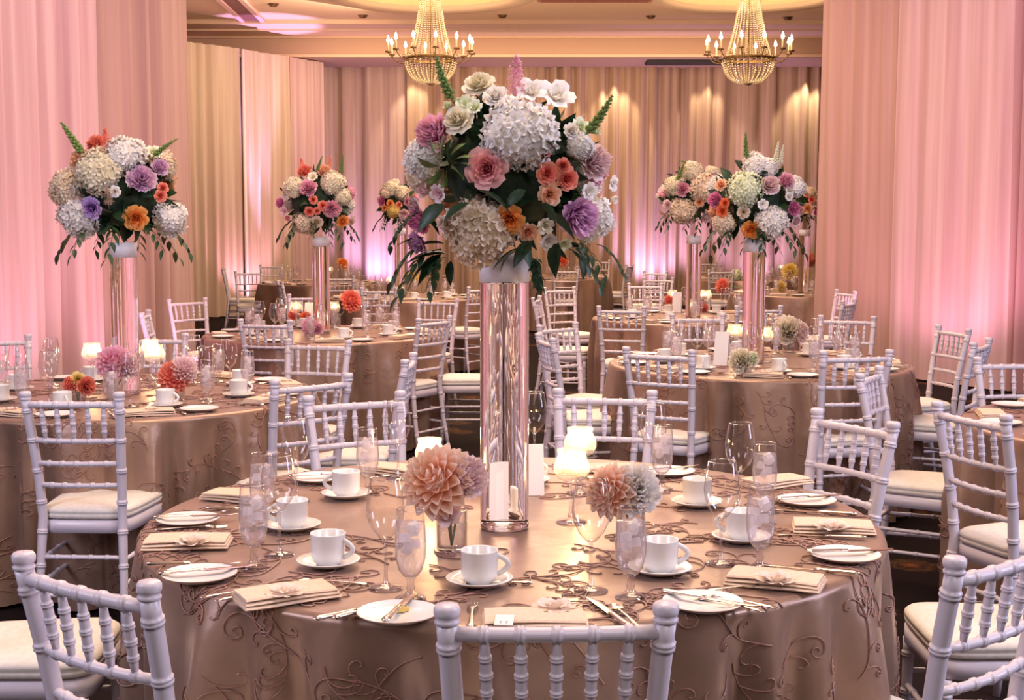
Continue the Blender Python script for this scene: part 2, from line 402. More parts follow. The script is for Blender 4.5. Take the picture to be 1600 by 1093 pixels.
drape('sheer_drape', [(-3.62, 10.98), (-3.17, 11.7), (-2.98, 12.5)], .02, 4.98, fabric('rose_beige_sheer', (.66, .44, .38), (.54, .34, .29)), 'darker rose-beige drape between the pink left drape and the opening', .06, .22, 2, .05)
drape('sheer_drape', [(3.24, 14.0), (3.5, 13.75), (3.92, 13.5)], .02, 4.98, fabric('rose_tan_sheer', (.62, .40, .34), (.52, .32, .26)), 'tan-rose drape at the right edge of the opening', .045, .2, 3, .05)
drape('sheer_drape', [(3.86, 13.45), (4.3, 12.6), (4.5, 12.15)], .02, 4.98, pinklitfab, 'pale pink-lit smooth drape right of the tan-rose one', .05, .45, 4, .03)
drape('sheer_drape', [(4.5, 12.2), (4.9, 11.1), (5.6, 9.6)], .02, 4.98, fabric('deep_rose_sheer', (.62, .38, .38), (.50, .27, .27)), 'deep rose drape at the right edge of the photo', .08, .22, 5)
drape('sheer_drape', [(-5.9, 21.0), (-4.58, 22.75)], .02, 4.52, beigefab, 'cream drape at back left next to the opening, left of the bright seam', .06, .26, 6)
drape('sheer_drape', [(-4.56, 22.80), (-3.95, 23.75)], .02, 4.52, beigefab, 'cream drape at back left just right of the bright seam', .06, .26, 7)
drape('sheer_drape', [(-3.94, 23.78), (-3.45, 24.6)], .02, 4.52, pinklitfab, 'pink-lit drape closing the back left corner', .05, .26, 8)
p0, p1 = Vector((-4.585, 22.72, 0)), Vector((-4.585, 22.72, 4.5))
mb = MB(); mb.lathe([(.028, 0), (.028, 4.5)], 10, cap1=True); tag(obj('pipe_stand', mb.mesh('pipe_stand', mat('pole_white', (.85, .7, .75), .35)), loc=(-4.53, 22.66, 0)), 'slim pale pole at the seam between the two cream back-left drapes', 'pole')
xs = [(512, 640), (640, 760), (760, 880), (880, 985), (985, 1110), (1110, 1205), (1205, 1300)]
ds = ['leftmost panel of the back drapes, lit lavender at its foot', 'back drape panel left of the tall central flowers', 'back drape panel hidden mostly behind the central flowers',
      'back drape panel just right of the central flowers with a bright downlight', 'back drape panel behind the second right arrangement, lavender below',
      'back drape panel under the right chandelier', 'rightmost panel of the back drapes under a bright downlight']
for i, (a, b2) in enumerate(xs):
    drape('sheer_drape', [((a-800)/F*25.45-.02, 25.45), ((b2-800)/F*25.45+.02, 25.5)], .02, 4.54, tanfab if i else fabric('mauve_sheer', (.68, .48, .44), (.50, .33, .30)), ds[i], .15, .34, 20+i, step=.018)

# ------------------------------------------------------------------ chandeliers
def candle_mb():
    a_ = MB(); a_.lathe([(.001, .0), (.045, .0), (.05, .02), (.012, .015), (.012, .03)], 12)
    return a_.mesh('drip_pan', M['brass'])
def chandelier(cx, cyy, label):
    z = 4.06
    t = obj('crystal_chandelier', None, loc=(cx, cyy, z)); tag(t, label, 'chandelier', 'crystal chandeliers')
    RR = .37
    mb = MB(); mb.lathe([(RR-.02, -.02), (RR+.02, -.025), (RR+.03, 0), (RR+.02, .025), (RR-.02, .02), (RR-.02, -.02)], 48)
    kid(t, 'ring', mb.mesh('chandelier_ring', M['brass']))
    mb = MB(); mb.tube([(0, 0, -.36), (0, 0, .0), (0, 0, 1.25)], .012, 8); mb.lathe([(.001, 1.25), (.1, 1.25), (.12, 1.3), (.001, 1.33)], 16)
    mb.lathe([(.001, -.40), (.05, -.385), (.08, -.365), (.05, -.35), (.001, -.35)], 16)
    kid(t, 'stem', mb.mesh('chandelier_stem', M['brass']))
    mb = MB()
    for k in range(26):
        a = 2*pi*k/26
        for j in range(15):
            q = j/14; r = RR*cos(q*pi/2*.88)+.02; zz = -.03-.33*sin(q*pi/2); mb.octa((r*cos(a), r*sin(a), zz), .0165)
    kid(t, 'bead_basket', mb.mesh('bead_basket', M['crystal'], False), kind='stuff')
    mb = MB()
    for k in range(24):
        a = 2*pi*k/24
        for j in range(36):
            q = j/35; r = .15+(RR-.17)*(1-q)**2.0; zz = .03+1.12*q; mb.octa((r*cos(a), r*sin(a), zz), .0135)
    mb.lathe([(.14, 1.14), (.165, 1.14), (.165, 1.18), (.14, 1.18)], 24)
    kid(t, 'bead_crown', mb.mesh('bead_crown', M['crystal'], False), kind='stuff')
    am = MB(); pts = []
    for j in range(13):
        q = j/12; pts.append((RR+(.64-RR)*q, 0, -.02-.05*sin(q*pi)+.10*q*q))
    am.tube(pts, .008, 6); am.tube([(RR+.03+.04*cos(x*.7), 0, .03+.03*sin(x*.7)) for x in range(8)], .005, 5)
    ame = am.mesh('chandelier_arm', M['brass']); pan = candle_mb()
    cb = MB(); cb.lathe([(.014, 0), (.014, .13)], 10, cap1=True); cme = cb.mesh('candle_sleeve', M['candle_tube'])
    bb = MB(); bb.lathe([(.002, 0), (.018, .014), (.026, .035), (.018, .065), (.002, .11)], 10); bme = bb.mesh('flame_bulb', M['bulb'])
    for k in range(12):
        a = 2*pi*(k+.35)/12
        ar = kid(t, 'arm', ame, rot=(0, 0, a))
        kid(ar, 'drip_pan', pan, loc=(.64, 0, .08)); kid(ar, 'candle_sleeve', cme, loc=(.64, 0, .10)); kid(ar, 'flame_bulb', bme, loc=(.64, 0, .23))
    light('POINT', 'chandelier_light', (cx, cyy, z+.25), None, 22, (1, .74, .42), .45)
chandelier(*DOMES[0], 'left crystal chandelier with candle bulbs and beaded basket')
chandelier(*DOMES[1], 'right crystal chandelier with candle bulbs and beaded basket')

# ------------------------------------------------------------------ chiavari chair
def prof_tube(mb, pts, r, rings, n=12, ring_r=.0035, ring_w=.006, sub=2, ends=None):
    """turned bamboo-style bar along pts with double rings at the given fractions"""
    pts = [Vector(p) for p in pts]; L = [0]
    for i in range(len(pts)-1): L.append(L[-1]+(pts[i+1]-pts[i]).length)
    tot = L[-1]
    def P(f):
        s = max(0, min(1, f))*tot; k = 0
        while k < len(L)-2 and s > L[k+1]: k += 1
        return pts[k].lerp(pts[k+1], (s-L[k])/max(1e-9, L[k+1]-L[k]))
    fr = set([0, 1]+[L[i]/tot for i in range(len(pts))])
    key = {}
    for g in rings:
        w = ring_w/tot
        for dx, rr in ((-2.3, 0), (-1.25, 0), (-1.0, .9), (-.35, .9), (0, .25), (.35, .9), (1.0, .9), (1.25, 0), (2.3, 0)):
            f = g+dx*w
            if 0 <= f <= 1: key[f] = rr
    for f in list(fr):
        if not any(abs(f-k) < 1.5*ring_w/tot for k in key): key.setdefault(f, 0)
    fs = sorted(key)
    def rad(f): return r(f) if callable(r) else r
    mb.tube([P(f) for f in fs], [rad(f)+ring_r*key[f] for f in fs], n)
def bow(p, q, d, k=8):
    p = Vector(p); q = Vector(q); out = []
    for i in range(k+1):
        t = i/k; v = p.lerp(q, t); v.y -= d*4*t*(1-t); out.append(v)
    return out
def post_xy(z, top=.895):
    K = [(0, .168, -.265), (.22, .158, -.225), (.45, .150, -.20), (.60, .156, -.213), (.75, .165, -.238), (.895, .174, -.268)]
    for i in range(len(K)-1):
        if z <= K[i+1][0]+1e-6:
            t = (z-K[i][0])/(K[i+1][0]-K[i][0]); return K[i][1]+(K[i+1][1]-K[i][1])*t, K[i][2]+(K[i+1][2]-K[i][2])*t
    return K[-1][1:]
def make_chair(lod):
    N = 12 if lod == 0 else 7
    t = obj('chiavari_chair', None)
    # rear posts
    for s in (-1, 1):
        mb = MB(); zs = [0, .22, .38, .45, .52, .60, .68, .75, .82, .895]
        pts = [(s*post_xy(z)[0], post_xy(z)[1], z) for z in zs]
        prof_tube(mb, pts, lambda f: .0125+.005*min(1, f*2.2), [.16, .3, .44, .565, .70, .83, .955], N)
        x, y = post_xy(.895); T = Matrix.Translation((s*x, y, .893))
        mb.lathe([(.0165, 0), (.0205, .003), (.0205, .008), (.0165, .011), (.020, .014), (.0215, .02), (.0215, .028), (.018, .033), (.001, .035)], 14 if lod == 0 else 8, T)
        kid(t, 'rear_post', mb.mesh('rear_post', M['paint']))
    for z, d, r_ in ((.878, .012, .0125), (.742, .022, .0100), (.655, .022, .0095), (.572, .020, .0095)):
        x, y = post_xy(z); mb = MB()
        prof_tube(mb, bow((-x, y, z), (x, y, z), d), r_, [(i+1)/6 for i in range(5)], N, .003, .005)
        kid(t, 'top_rail' if z > .8 else 'back_rail', mb.mesh('back_rail', M['paint']))
    x1, y1 = post_xy(.878); x2, y2 = post_xy(.742)
    mbs = MB()
    for i in range(5):
        f = (i+1)/6; b1 = bow((-x1, y1, .878), (x1, y1, .878), .012, 6)[i+1]; b3 = bow((-x2, y2, .742), (x2, y2, .742), .022, 6)[i+1]
        mb = MB(); prof_tube(mb, [b1.lerp(b3, k/6) for k in range(7)], lambda f: .0055+.0045*sin(pi*min(1, max(0, f)))**.7, [.30, .52, .74], N-2, .0022, .004)
        kid(t, 'spindle', mb.mesh('spindle', M['paint']))
    # seat frame and cushion
    def seat_out(k, n, grow=0, rw=.168, fw=.200, dy0=-.205, dy1=.20):
        a = 2*pi*k/n; c_, s_ = cos(a), sin(a); e = .38
        sx = math.copysign(abs(c_)**e, c_); sy = math.copysign(abs(s_)**e, s_)
        yy = (dy0+dy1)/2+(dy1-dy0)/2*sy; t_ = (yy-dy0)/(dy1-dy0)
        return (rw+(fw-rw)*t_+grow)*sx, yy+grow*sy
    n_ = 40 if lod == 0 else 20
    def loopmesh(rows):
        vs = []; fs = []
        for (g, z, sc) in rows:
            for k in range(n_):
                x, y = seat_out(k, n_, g); vs.append((x*sc, y*sc, z))
        for j in range(len(rows)-1):
            for k in range(n_): fs.append((j*n_+k, j*n_+(k+1) % n_, (j+1)*n_+(k+1) % n_, (j+1)*n_+k))
        fs.append(tuple(reversed(range(n_)))); fs.append(tuple((len(rows)-1)*n_+k for k in range(n_)))
        b_ = MB(); b_.add(vs, fs); return b_
    kid(t, 'seat_frame', loopmesh([(-.012, .385, 1), (0, .388, 1), (0, .432, 1), (-.012, .436, 1)]).mesh('seat_frame', M['paint']))
    cu = kid(t, 'seat_cushion', loopmesh([(-.016, .437, 1), (-.002, .442, 1), (.001, .456, 1), (-.003, .460, 1), (.002, .464, 1), (.0, .474, 1), (-.010, .483, 1), (-.05, .489, 1), (-.05, .491, .7), (-.05, .492, .3)]).mesh('seat_cushion', M['cushion']))
    for s in (-1, 1):
        mb = MB(); prof_tube(mb, [(s*.175, .17, .385), (s*.177, .174, .2), (s*.178, .178, 0)], lambda f: .0165-.005*f, [.12, .4, .7], N)
        kid(t, 'front_leg', mb.mesh('front_leg', M['paint']))
        for z in (.20, .29):
            mb = MB(); x, y = post_xy(z); prof_tube(mb, [(s*x, y, z), (s*.177, .172, z)], .0085, [.25, .5, .75], N-2, .0025, .005)
            kid(t, 'stretcher', mb.mesh('stretcher', M['paint']))
    for (x, y, z) in ((.177, .173, .25), (*post_xy(.16), .16), (*post_xy(.30), .30)):
        mb = MB(); prof_tube(mb, [(-x, y, z), (x, y, z)], .0085, [.2, .4, .6, .8], N-2, .0025, .005)
        kid(t, 'stretcher', mb.mesh('stretcher', M['paint']))
    return t
proto('chair0', make_chair(0)); proto('chair1', make_chair(1))
CH = []
def chair(px, py, h, label, lod=0, group='white chiavari chairs'):
    p = at(px, py, .925); a = -R(h)
    o_ = Vector((p.x, p.y, 0))-Matrix.Rotation(a, 3, 'Z') @ Vector((0, -.27, 0))
    CH.append(o_)
    inst('chair%d' % lod, o_, a, label, 'chair', group)
chair(870, 944, -2, 'white chiavari chair nearest the camera, centred against the front of the main table')
chair(129, 885, 35, 'white chiavari chair in the lower left corner, back angled toward the main table')
chair(1575, 848, -39, 'white chiavari chair in the lower right corner, cut by the frame edge')
chair(554, 614.5, 155, 'white chiavari chair behind the main table, left of the tall central vase')
chair(488, 588, -42, 'white chiavari chair overlapping behind, its seat pushed to the left table')
chair(945, 608, 190, 'white chiavari chair behind the main table, right of the tall central vase')
chair(1335, 648, -118, 'white chiavari chair at the right rim of the main table, behind the glasses')
chair(1516, 637, 71, 'white chiavari chair by the right frame edge turned to the cropped table')
chair(112, 612, 3, 'white chiavari chair seen from behind in front of the left table')
# two chairs whose backs lie outside the frame
for (x, y, h, lb) in ((-1.22, 3.27, 86, 'chair at lower left showing only its ivory seat beside the main table'), (1.27, 3.42, -88, 'chair at lower right showing only its ivory seat beside the main table')):
    inst('chair0', (x, y, 0), -R(h), lb, 'chair', 'white chiavari chairs')
chair(640, 556, -88, 'white chiavari chair seen edge-on right of the left table', 1)
chair(497, 530, 195, 'white chiavari chair on the far right side of the left table', 1)
chair(240, 521, 172, 'white chiavari chair behind the left table vase', 1)
chair(-8, 524, 150, 'white chiavari chair cut by the left frame edge behind the left table', 1)
chair(1359, 577, 118, 'white chiavari chair narrow in view between the right table and the cropped table', 1)
chair(1339, 547, -12, 'white chiavari chair in front of the right table, right half', 0)
chair(1029, 544, 28, 'white chiavari chair in front of the right table, left half', 0)
chair(1585, 557, 176, 'white chiavari chair behind the cropped table at the right frame edge', 1)
chair(1490, 510, -101, 'tallest-looking white chair against the pink drape at right', 1)
chair(1534, 531, -58, 'white chair before the drape, between the tall-looking one and the frame edge', 1)
chair(1324, 493, 198, 'white chiavari chair behind the right table, far right side', 1)
chair(1090, 490, 180, 'white chiavari chair behind the right table, left of its vase', 1)
chair(1186, 477, -8, 'white chiavari chair seen behind the right table vase', 1)
chair(971, 478, 14, 'white chiavari chair in front of the second right table, left side', 1)
chair(852, 524, 78, 'nearest white chair in the aisle row right of the central vase', 1)
chair(871, 505, 132, 'second white chair in the aisle row, turned towards the right table', 1)
chair(838, 463, 100, 'narrow-looking white chair in the aisle row right of the central vase', 1)
chair(874, 448, 150, 'white chair in the aisle behind the row, before the far brown table', 1)
chair(679, 495, -57, 'large white chair at the right side of the second left table', 1)
chair(684, 466, 200, 'white chair behind the large one right of the second left table', 1)
chair(793, 489, -88, 'white chair seen through the central glass vase', 1)
chair(414, 499, 15, 'white chair seen from behind at the near left of the second left table', 1)
chair(226, 486, 82, 'white chair half hidden behind the left table vase', 1)
chair(292, 466, 135, 'white chair alone against the rose-beige drape at left', 1)
chair(752, 447, -45, 'white chair partly behind the top of the central vase', 1)
chair(592, 449, 4, 'white chair before the third left table, behind the coral dahlia', 1)
chair(482, 459, 178, 'white chair behind the second left table vase', 1)
chair(437, 439, 72, 'slanting white chair beyond the second left table', 1)
chair(388, 423, 165, 'white chair in the far left group, second from the opening', 1)
chair(349, 419, 82, 'leftmost white chair of the far left group, seen edge-on', 1)
chair(424, 413, 180, 'white chair at the back of the far left group', 1)
chair(530, 431, -8, 'small white chair before the far left table', 1)
chair(884, 420, 0, 'small white chair before the far centre table', 1)
chair(984, 413, -68, 'small white chair right of the far centre table by the tan drapes', 1)
chair(937, 406, 180, 'small white chair behind the far centre table, right side', 1)
chair(1008, 442, 180, 'white chair behind the second right table, left part', 1)
chair(1024, 423, 215, 'small white chair against the lavender lit drape, rear of a pair', 1)
chair(1029, 433, 200, 'small white chair against the lavender lit drape, front of a pair', 1)
chair(1322, 453, -105, 'rear one of two white chairs beside the tan-rose drape', 1)
chair(1327, 468, -60, 'front one of two white chairs beside the tan-rose drape', 1)
chair(1103, 409, 5, 'tiny white chair beside the second right vase at the back drapes', 1)
chair(1127, 421, 0, 'tiny white chair between the two right vases', 1)

# ------------------------------------------------------------------ tables
def cloth_fn(Rt, seed, droop=.0):
    rnd = random.Random(seed)
    ph = [(k, rnd.uniform(0, 6.3), rnd.uniform(.6, 1)/(k**.22)) for k in (8, 15, 23, 34, 44)]
    H = .755
    def fn(s, th):
        rc = .018
        if s <= Rt: r = s; z = H+.01
        else:
            d = s-Rt
            if d < rc*pi/2: r = Rt+rc*sin(d/rc); z = H+.01-rc*(1-cos(d/rc))
            else:
                dd = d-rc*pi/2; k = min(1, dd/.30)
                q = sum(a*sin(m_*th+p0+.3*sin(th*2+dd*2)) for m_, p0, a in ph)/2.2
                q = q-.35*abs(q)
                r = Rt+rc+.005*k+.15*k**.7*(q+.10)*Rt; z = H+.01-rc-dd*.985
        return Vector((r*cos(th), r*sin(th), max(z, .012)))
    return fn
def scroll_motif(rnd):
    """returns polylines (u,v) in metres: meandering stem, side curls, end spirals"""
    out = []; x = y = 0; a = rnd.uniform(0, 6.3); stem = [(0, 0)]; w = rnd.uniform(-1, 1)*5
    nst = rnd.randint(9, 26)
    for i in range(nst):
        w += rnd.uniform(-5, 5); w = max(-14, min(14, w)); a += w*.012
        x += .012*cos(a); y += .012*sin(a); stem.append((x, y))
        if i % 3 == 1 and rnd.random() < .85:
            sd = rnd.choice((-1, 1)); r0 = rnd.uniform(.010, .024); b_ = a+sd*rnd.uniform(.3, .7); cx, cy_ = x, y; c = []
            for k in range(13):
                t = k/12; cx += .0085*(1-.5*t)*cos(b_); cy_ += .0085*(1-.5*t)*sin(b_); b_ += sd*(.10+.75*t)*(.016/r0); c.append((cx, cy_))
            out.append([(x, y)]+c)
    b_ = a; sd = rnd.choice((-1, 1)); 
    for k in range(34):
        t = k/34; x += .0085*(1-.75*t)*cos(b_); y += .0085*(1-.75*t)*sin(b_); b_ += sd*(.12+.35*t); stem.append((x, y))
    out.append(stem); return out
def table(cx, cyy, Rt, label, seed, n_motif=0, nth=160, cordr=.0017):
    t = obj('round_table', None, loc=(cx, cyy, 0)); tag(t, label+', under its cloth', 'table', 'round banquet tables')
    mb = MB(); mb.lathe([(.001, .72), (Rt-.02, .72), (Rt-.008, .725), (Rt-.008, .748), (Rt-.02, .752), (.001, .752)], 48)
    kid(t, 'tabletop', mb.mesh('tabletop', M['wall']))
    mb = MB(); mb.tube([(0, 0, .0), (0, 0, .72)], .02, 8)
    lm = mb.mesh('table_leg', M['brass'])
    for k in range(4):
        a = pi/4+k*pi/2; kid(t, 'leg', lm, loc=(Rt*.6*cos(a), Rt*.6*sin(a), 0))
    fn = cloth_fn(Rt, seed)
    ss = [0, Rt*.3, Rt*.6, Rt*.85, Rt*.96, Rt-.01, Rt, Rt+.008, Rt+.016, Rt+.024, Rt+.03]+[Rt+.03+.74*(k/16)**1.1 for k in range(1, 17)]
    mb = MB(); nv = len(ss)-1
    mb.grid(lambda u, v: fn(ss[int(round(v*nv))], 2*pi*u), nth, nv, wrap=True)
    cl = obj('tablecloth', mb.mesh('tablecloth', M['satin']), loc=(cx, cyy, 0)); tag(cl, 'taupe cloth over the '+label[0].lower()+label[1:], 'tablecloth', 'taupe tablecloths')
    if n_motif:
        rnd = random.Random(seed+100); mb = MB(); sq = MB(); SM = Rt+.74
        for _ in range(n_motif):
            s0 = SM*math.sqrt(rnd.uniform(.03, 1)); th0 = rnd.uniform(0, 2*pi)
            if s0 > Rt*1.0 and sin(th0) > .55: continue
            for pl in scroll_motif(rnd):
                pts = []
                for (u, v) in pl:
                    s = s0+v; th = th0+u/max(.25, min(s, Rt))
                    if s > SM-.02 or s < .02: break
                    p = fn(s, th)
                    if s <= Rt: nrm = Vector((0, 0, 1))
                    else: nrm = Vector((cos(th), sin(th), 0))
                    pts.append(p+nrm*.0022)
                if len(pts) > 3: mb.tube(pts, cordr, 4, False)
                if rnd.random() < .5 and pts:
                    p = rnd.choice(pts); sq.octa((p.x, p.y, p.z), .0024)
        kid(cl, 'embroidery', mb.mesh('embroidery', M['cord']), kind='stuff')
        kid(cl, 'sequins', sq.mesh('sequins', M['sequin'], False), kind='stuff')
    return Vector((cx, cyy, .765))
T1 = table(0.0, 3.40, .925, 'Large main round table in the foreground', 1, 330, 260)
T2 = table(-1.755, 5.99, .84, 'Round table at left with pink flowers', 2, 200, 200, .002)
T3 = table(1.38, 7.38, .82, 'Round table at right with white flowers', 3, 150, 180, .002)
T4 = table(-1.35, 9.42, .82, 'Second round table on the left with coral dahlia', 4, 60, 120, .002)
T5 = table(1.52, 11.1, .83, 'Second round table on the right with red dahlias', 5, 40, 120, .002)
T6 = table(-1.17, 14.4, .82, 'Third round table left of centre with pale yellow flowers', 6, 0, 100)
T7 = table(.63, 20.0, .82, 'Far centre round table with orange flowers', 7, 0, 90)
T8 = table(-2.62, 18.1, .82, 'Far left round table before the drapes', 8, 0, 90)
T9 = table(3.36, 15.3, .82, 'Far right round table with yellow dahlia beside the tan-rose drape', 9, 0, 100)
T10 = table(3.45, 19.6, .80, 'Farthest right round table between the right vases', 10, 0, 90)
T11 = table(2.60, 5.02, .82, 'Cropped round table at the right frame edge', 11, 60, 140, .002)

# ------------------------------------------------------------------ tableware prototypes
Z = .7665
def wine_mesh(n=28):
    o = obj('wine_glass', None)
    mb = MB(); mb.lathe([(.004, .102), (.012, .106), (.028, .125), (.038, .148), (.0405, .170), (.037, .200), (.031, .232)], n); kid(o, 'bowl', mb.mesh('wine_bowl', M['glass']))
    mb = MB(); mb.lathe([(.0305, .231), (.0315, .2325), (.0305, .234), (.0298, .2325), (.0305, .231)], n); kid(o, 'rim', mb.mesh('glass_rim', M['solid']))
    mb = MB(); mb.lathe([(.001, .0), (.036, 0), (.036, .0015), (.012, .006), (.0045, .014), (.0035, .05), (.004, .095), (.008, .104), (.001, .106)], n); kid(o, 'stem', mb.mesh('wine_stem', M['solid']))
    return o
def water_mesh(n=28):
    o = obj('water_glass', None)
    pr = [(.006, .045), (.016, .049), (.025, .062), (.031, .085), (.0325, .11), (.030, .15), (.0275, .185)]
    mb = MB(); mb.lathe(pr, n); kid(o, 'bowl', mb.mesh('goblet_bowl', M['glass']))
    mb = MB(); mb.lathe([(.0268, .184), (.0278, .1855), (.0268, .187), (.026, .1855), (.0268, .184)], n); kid(o, 'rim', mb.mesh('glass_rim', M['solid']))
    mb = MB(); mb.lathe([(.001, 0), (.032, 0), (.032, .002), (.014, .009), (.007, .018), (.0095, .024), (.007, .03), (.0075, .04), (.012, .047), (.001, .05)], n); kid(o, 'stem', mb.mesh('goblet_stem', M['solid']))
    mb = MB(); mb.lathe([(.001, .050)]+[(r_-.0012, z_+.001) for r_, z_ in pr[1:6]]+[(.0285, .158), (.001, .158)], n); wt = kid(o, 'ice_water', mb.mesh('ice_water', M['water']))
    mb = MB(); rnd = random.Random(3)
    for k in range(5):
        T = Matrix.Translation((rnd.uniform(-.011, .011), rnd.uniform(-.011, .011), .150-k*.012)) @ Matrix.Rotation(rnd.uniform(0, 3), 4, (rnd.random(), rnd.random(), 1)); mb.box((0, 0, 0), (.018, .018, .016), T)
    kid(wt, 'ice_cubes', mb.mesh('ice_cubes', M['ice'], False))
    return o
def cup_mesh(n=32):
    o = obj('coffee_cup', None)
    mb = MB(); mb.lathe([(.001, .0), (.026, 0), (.027, .004), (.034, .010), (.0385, .022), (.0395, .068), (.0402, .070), (.0395, .0715), (.0375, .070), (.0365, .022), (.030, .010), (.001, .008)], n)
    kid(o, 'body', mb.mesh('cup_body', M['china']))
    mb = MB(); mb.tube([(.0375+.024*sin(pi*k/12)**.8, 0, .058-.040*k/12) for k in range(13)], .0045, 8, flat=1.3)
    kid(o, 'handle', mb.mesh('cup_handle', M['china'])); return o
def saucer(): 
    mb = MB(); mb.lathe([(.001, .003), (.03, .003), (.034, 0), (.036, .002), (.055, .008), (.070, .015), (.0715, .017), (.070, .018), (.052, .011), (.034, .006), (.032, .0045), (.001, .0045)], 36)
    return obj('saucer', mb.mesh('saucer', M['china']))
def plate():
    mb = MB(); mb.lathe([(.001, .002), (.045, .002), (.05, .0), (.054, .002), (.070, .008), (.080, .0125)], 40); mb.lathe([(.080, .0145), (.066, .0095), (.052, .005), (.001, .004)], 40)
    mb.mi = 1; mb.lathe([(.080, .0125), (.0815, .0135), (.080, .0145)], 40)
    return obj('side_plate', mb.mesh('side_plate', [M['china'], M['china_rim']]))
def cutlery(kind):
    mb = MB(); 
    hl = .105
    hp = [(0, .0015), (.004, .0075), (.02, .0085), (.03, .0062), (.06, .0040), (hl, .0028)]
    if kind == 'fork':
        pts = [(0, x, .003+.004*sin(x*18)) for x, r_ in hp]+[(0, .125, .008), (0, .14, .006)]; rr = [r_ for x, r_ in hp]+[.006, .012]
        mb.tube(pts, rr, 8, flat=.3)
        for k in range(4):
            x = -.0093+k*.0062; mb.tube([(x, .138, .0055), (x, .155, .003), (x, .172, .0035), (x, .183, .006)], [.0022, .0019, .0017, .0008], 5)
        me = mb.mesh('dinner_fork', M['silver']); return obj('dinner_fork', me)
    if kind == 'knife':
        hp = [(0, .0015), (.004, .0085), (.015, .0092), (.04, .007), (.085, .0062), (.10, .005)]
        mb.tube([(0, x, .006) for x, r_ in hp], [r_ for x, r_ in hp], 8, flat=.55)
        bl = MB(); n_ = 10
        def f(u, v):
            wd = .0085*(1-max(0, (v-.75)/.25)**2*.9); return (-.004+(u)*2*wd*.9-.003, .098+v*.115, .005+(.0008 if .3 < u < .7 else 0))
        bl.grid(f, 3, n_); bl.grid(lambda u, v: Vector(f(u, v))-Vector((0, 0, .0012)), 3, n_)
        o = obj('table_knife', None); kid(o, 'handle', mb.mesh('knife_handle', M['silver'])); kid(o, 'blade', bl.mesh('knife_blade', M['silver'])); return o
    pts = [(0, x, .003+.004*sin(x*18)) for x, r_ in hp]+[(0, .115, .006)]; mb.tube(pts, [r_*.85 for x, r_ in hp]+[.004], 8, flat=.3)
    mb.grid(lambda u, v: (.014*sin(pi*min(1, v*.94+.06))**.6*(2*u-1), .112+.04*v, .006-.004*sin(pi*v)*(1-(2*u-1)**2)), 6, 8)
    return obj('teaspoon', mb.mesh('teaspoon', M['silver']))
def napkin_mesh():
    mb = MB(); L, W = .20, .105
    for k in range(3):
        z = .0045+k*.0072; sk = k*.004; dx = .003*k
        prof = [(-W/2+sk, z-.0032), (-W/2-.004+sk, z), (-W/2+sk, z+.0032), (0, z+.0038), (W/2-dx, z+.0024), (W/2-dx, z-.0015), (0, z-.0028)]
        m_ = len(prof); xs_ = [-L/2+dx*.6, -L/4, 0, L/4, L/2-dx]
        vs_ = [(x, y, zz+.0015*sin(x*25+k)) for x in xs_ for y, zz in prof]; fs_ = []
        for i in range(len(xs_)-1):
            for j in range(m_): fs_.append((i*m_+j, i*m_+(j+1) % m_, (i+1)*m_+(j+1) % m_, (i+1)*m_+j))
        fs_ += [tuple(range(m_)), tuple((len(xs_)-1)*m_+j for j in reversed(range(m_)))]
        mb.add(vs_, fs_)
    return obj('folded_napkin', mb.mesh('folded_napkin', M['napkin'], False))

# petals
def ring_petal(mb, th0, spread, rt, h, flare, rnd, ruf=.0, nu=4, nv=5, droop=.0, r0=.05, point=0.0, z0=0, cv=1.0):
    ph = rnd.uniform(0, 6.3); n0 = len(mb.uv)
    def f(u, v):
        uu = 2*u-1; wd = spread*(math.sin(pi*min(1, .18+.66*v)))
        th = th0+uu*wd
        r = r0+(rt-r0)*(v**.55)+flare*max(0, v-.6)**1.5*2.5
        z = h*v-droop*max(0, v-.55)**1.3*2-.10*h*abs(uu)**2*v-point*abs(uu)*v*h
        r += ruf*sin(uu*5+ph)*v; z += ruf*cos(uu*4+ph*2)*v
        return (r*cos(th), r*sin(th), z+z0)
    mb.grid(f, nu, nv)
    mb.uv[n0:] = [(a, .05+b_*cv) for a, b_ in mb.uv[n0:]]
def rose_mesh(name, col, seed=0, layers=None, ruf=.02):
    rnd = random.Random(seed); mb = MB()
    L = layers or [(3, .08, .86, .0, .0), (4, .16, .88, .0, .0), (5, .26, .88, .01, .0), (5, .38, .84, .04, .01), (6, .52, .76, .08, .04), (6, .68, .62, .16, .09), (6, .84, .44, .26, .16)]
    off = 0
    for (k, rt, h, fl, dr) in L:
        off += .7
        for i in range(k): ring_petal(mb, off+2*pi*i/k+rnd.uniform(-.1, .1), 4.0/k*1.05, rt*rnd.uniform(.93, 1.06), h*rnd.uniform(.95, 1.05), fl, rnd, ruf, droop=dr, point=.10, z0=-.3, cv=.30+.65*min(1, rt/.8)**1.3)
    return mb.mesh(name, PM[col])
def peony_mesh(name, col, seed=0):
    rnd = random.Random(seed); mb = MB(); off = 0
    for (k, rt, h, fl, dr) in [(5, .14, .95, .03, 0), (7, .26, .98, .03, 0), (9, .42, .94, .03, .0), (11, .57, .86, .02, .0), (12, .70, .74, .0, .0), (11, .82, .58, -.02, 0), (9, .93, .38, .02, .04)]:
        off += .5
        for i in range(k): ring_petal(mb, off+2*pi*i/k+rnd.uniform(-.2, .2), 3.4/k*1.3, rt*rnd.uniform(.85, 1.08), h*rnd.uniform(.85, 1.1), fl, rnd, .045, nu=5, droop=dr, cv=.55+.4*rt, z0=-.35, point=-.03)
    return mb.mesh(name, PM[col])
def fib(n):
    for i in range(n):
        z = 1-2*(i+.5)/n; r = math.sqrt(1-z*z); a = i*2.399963; yield Vector((r*cos(a), r*sin(a), z))
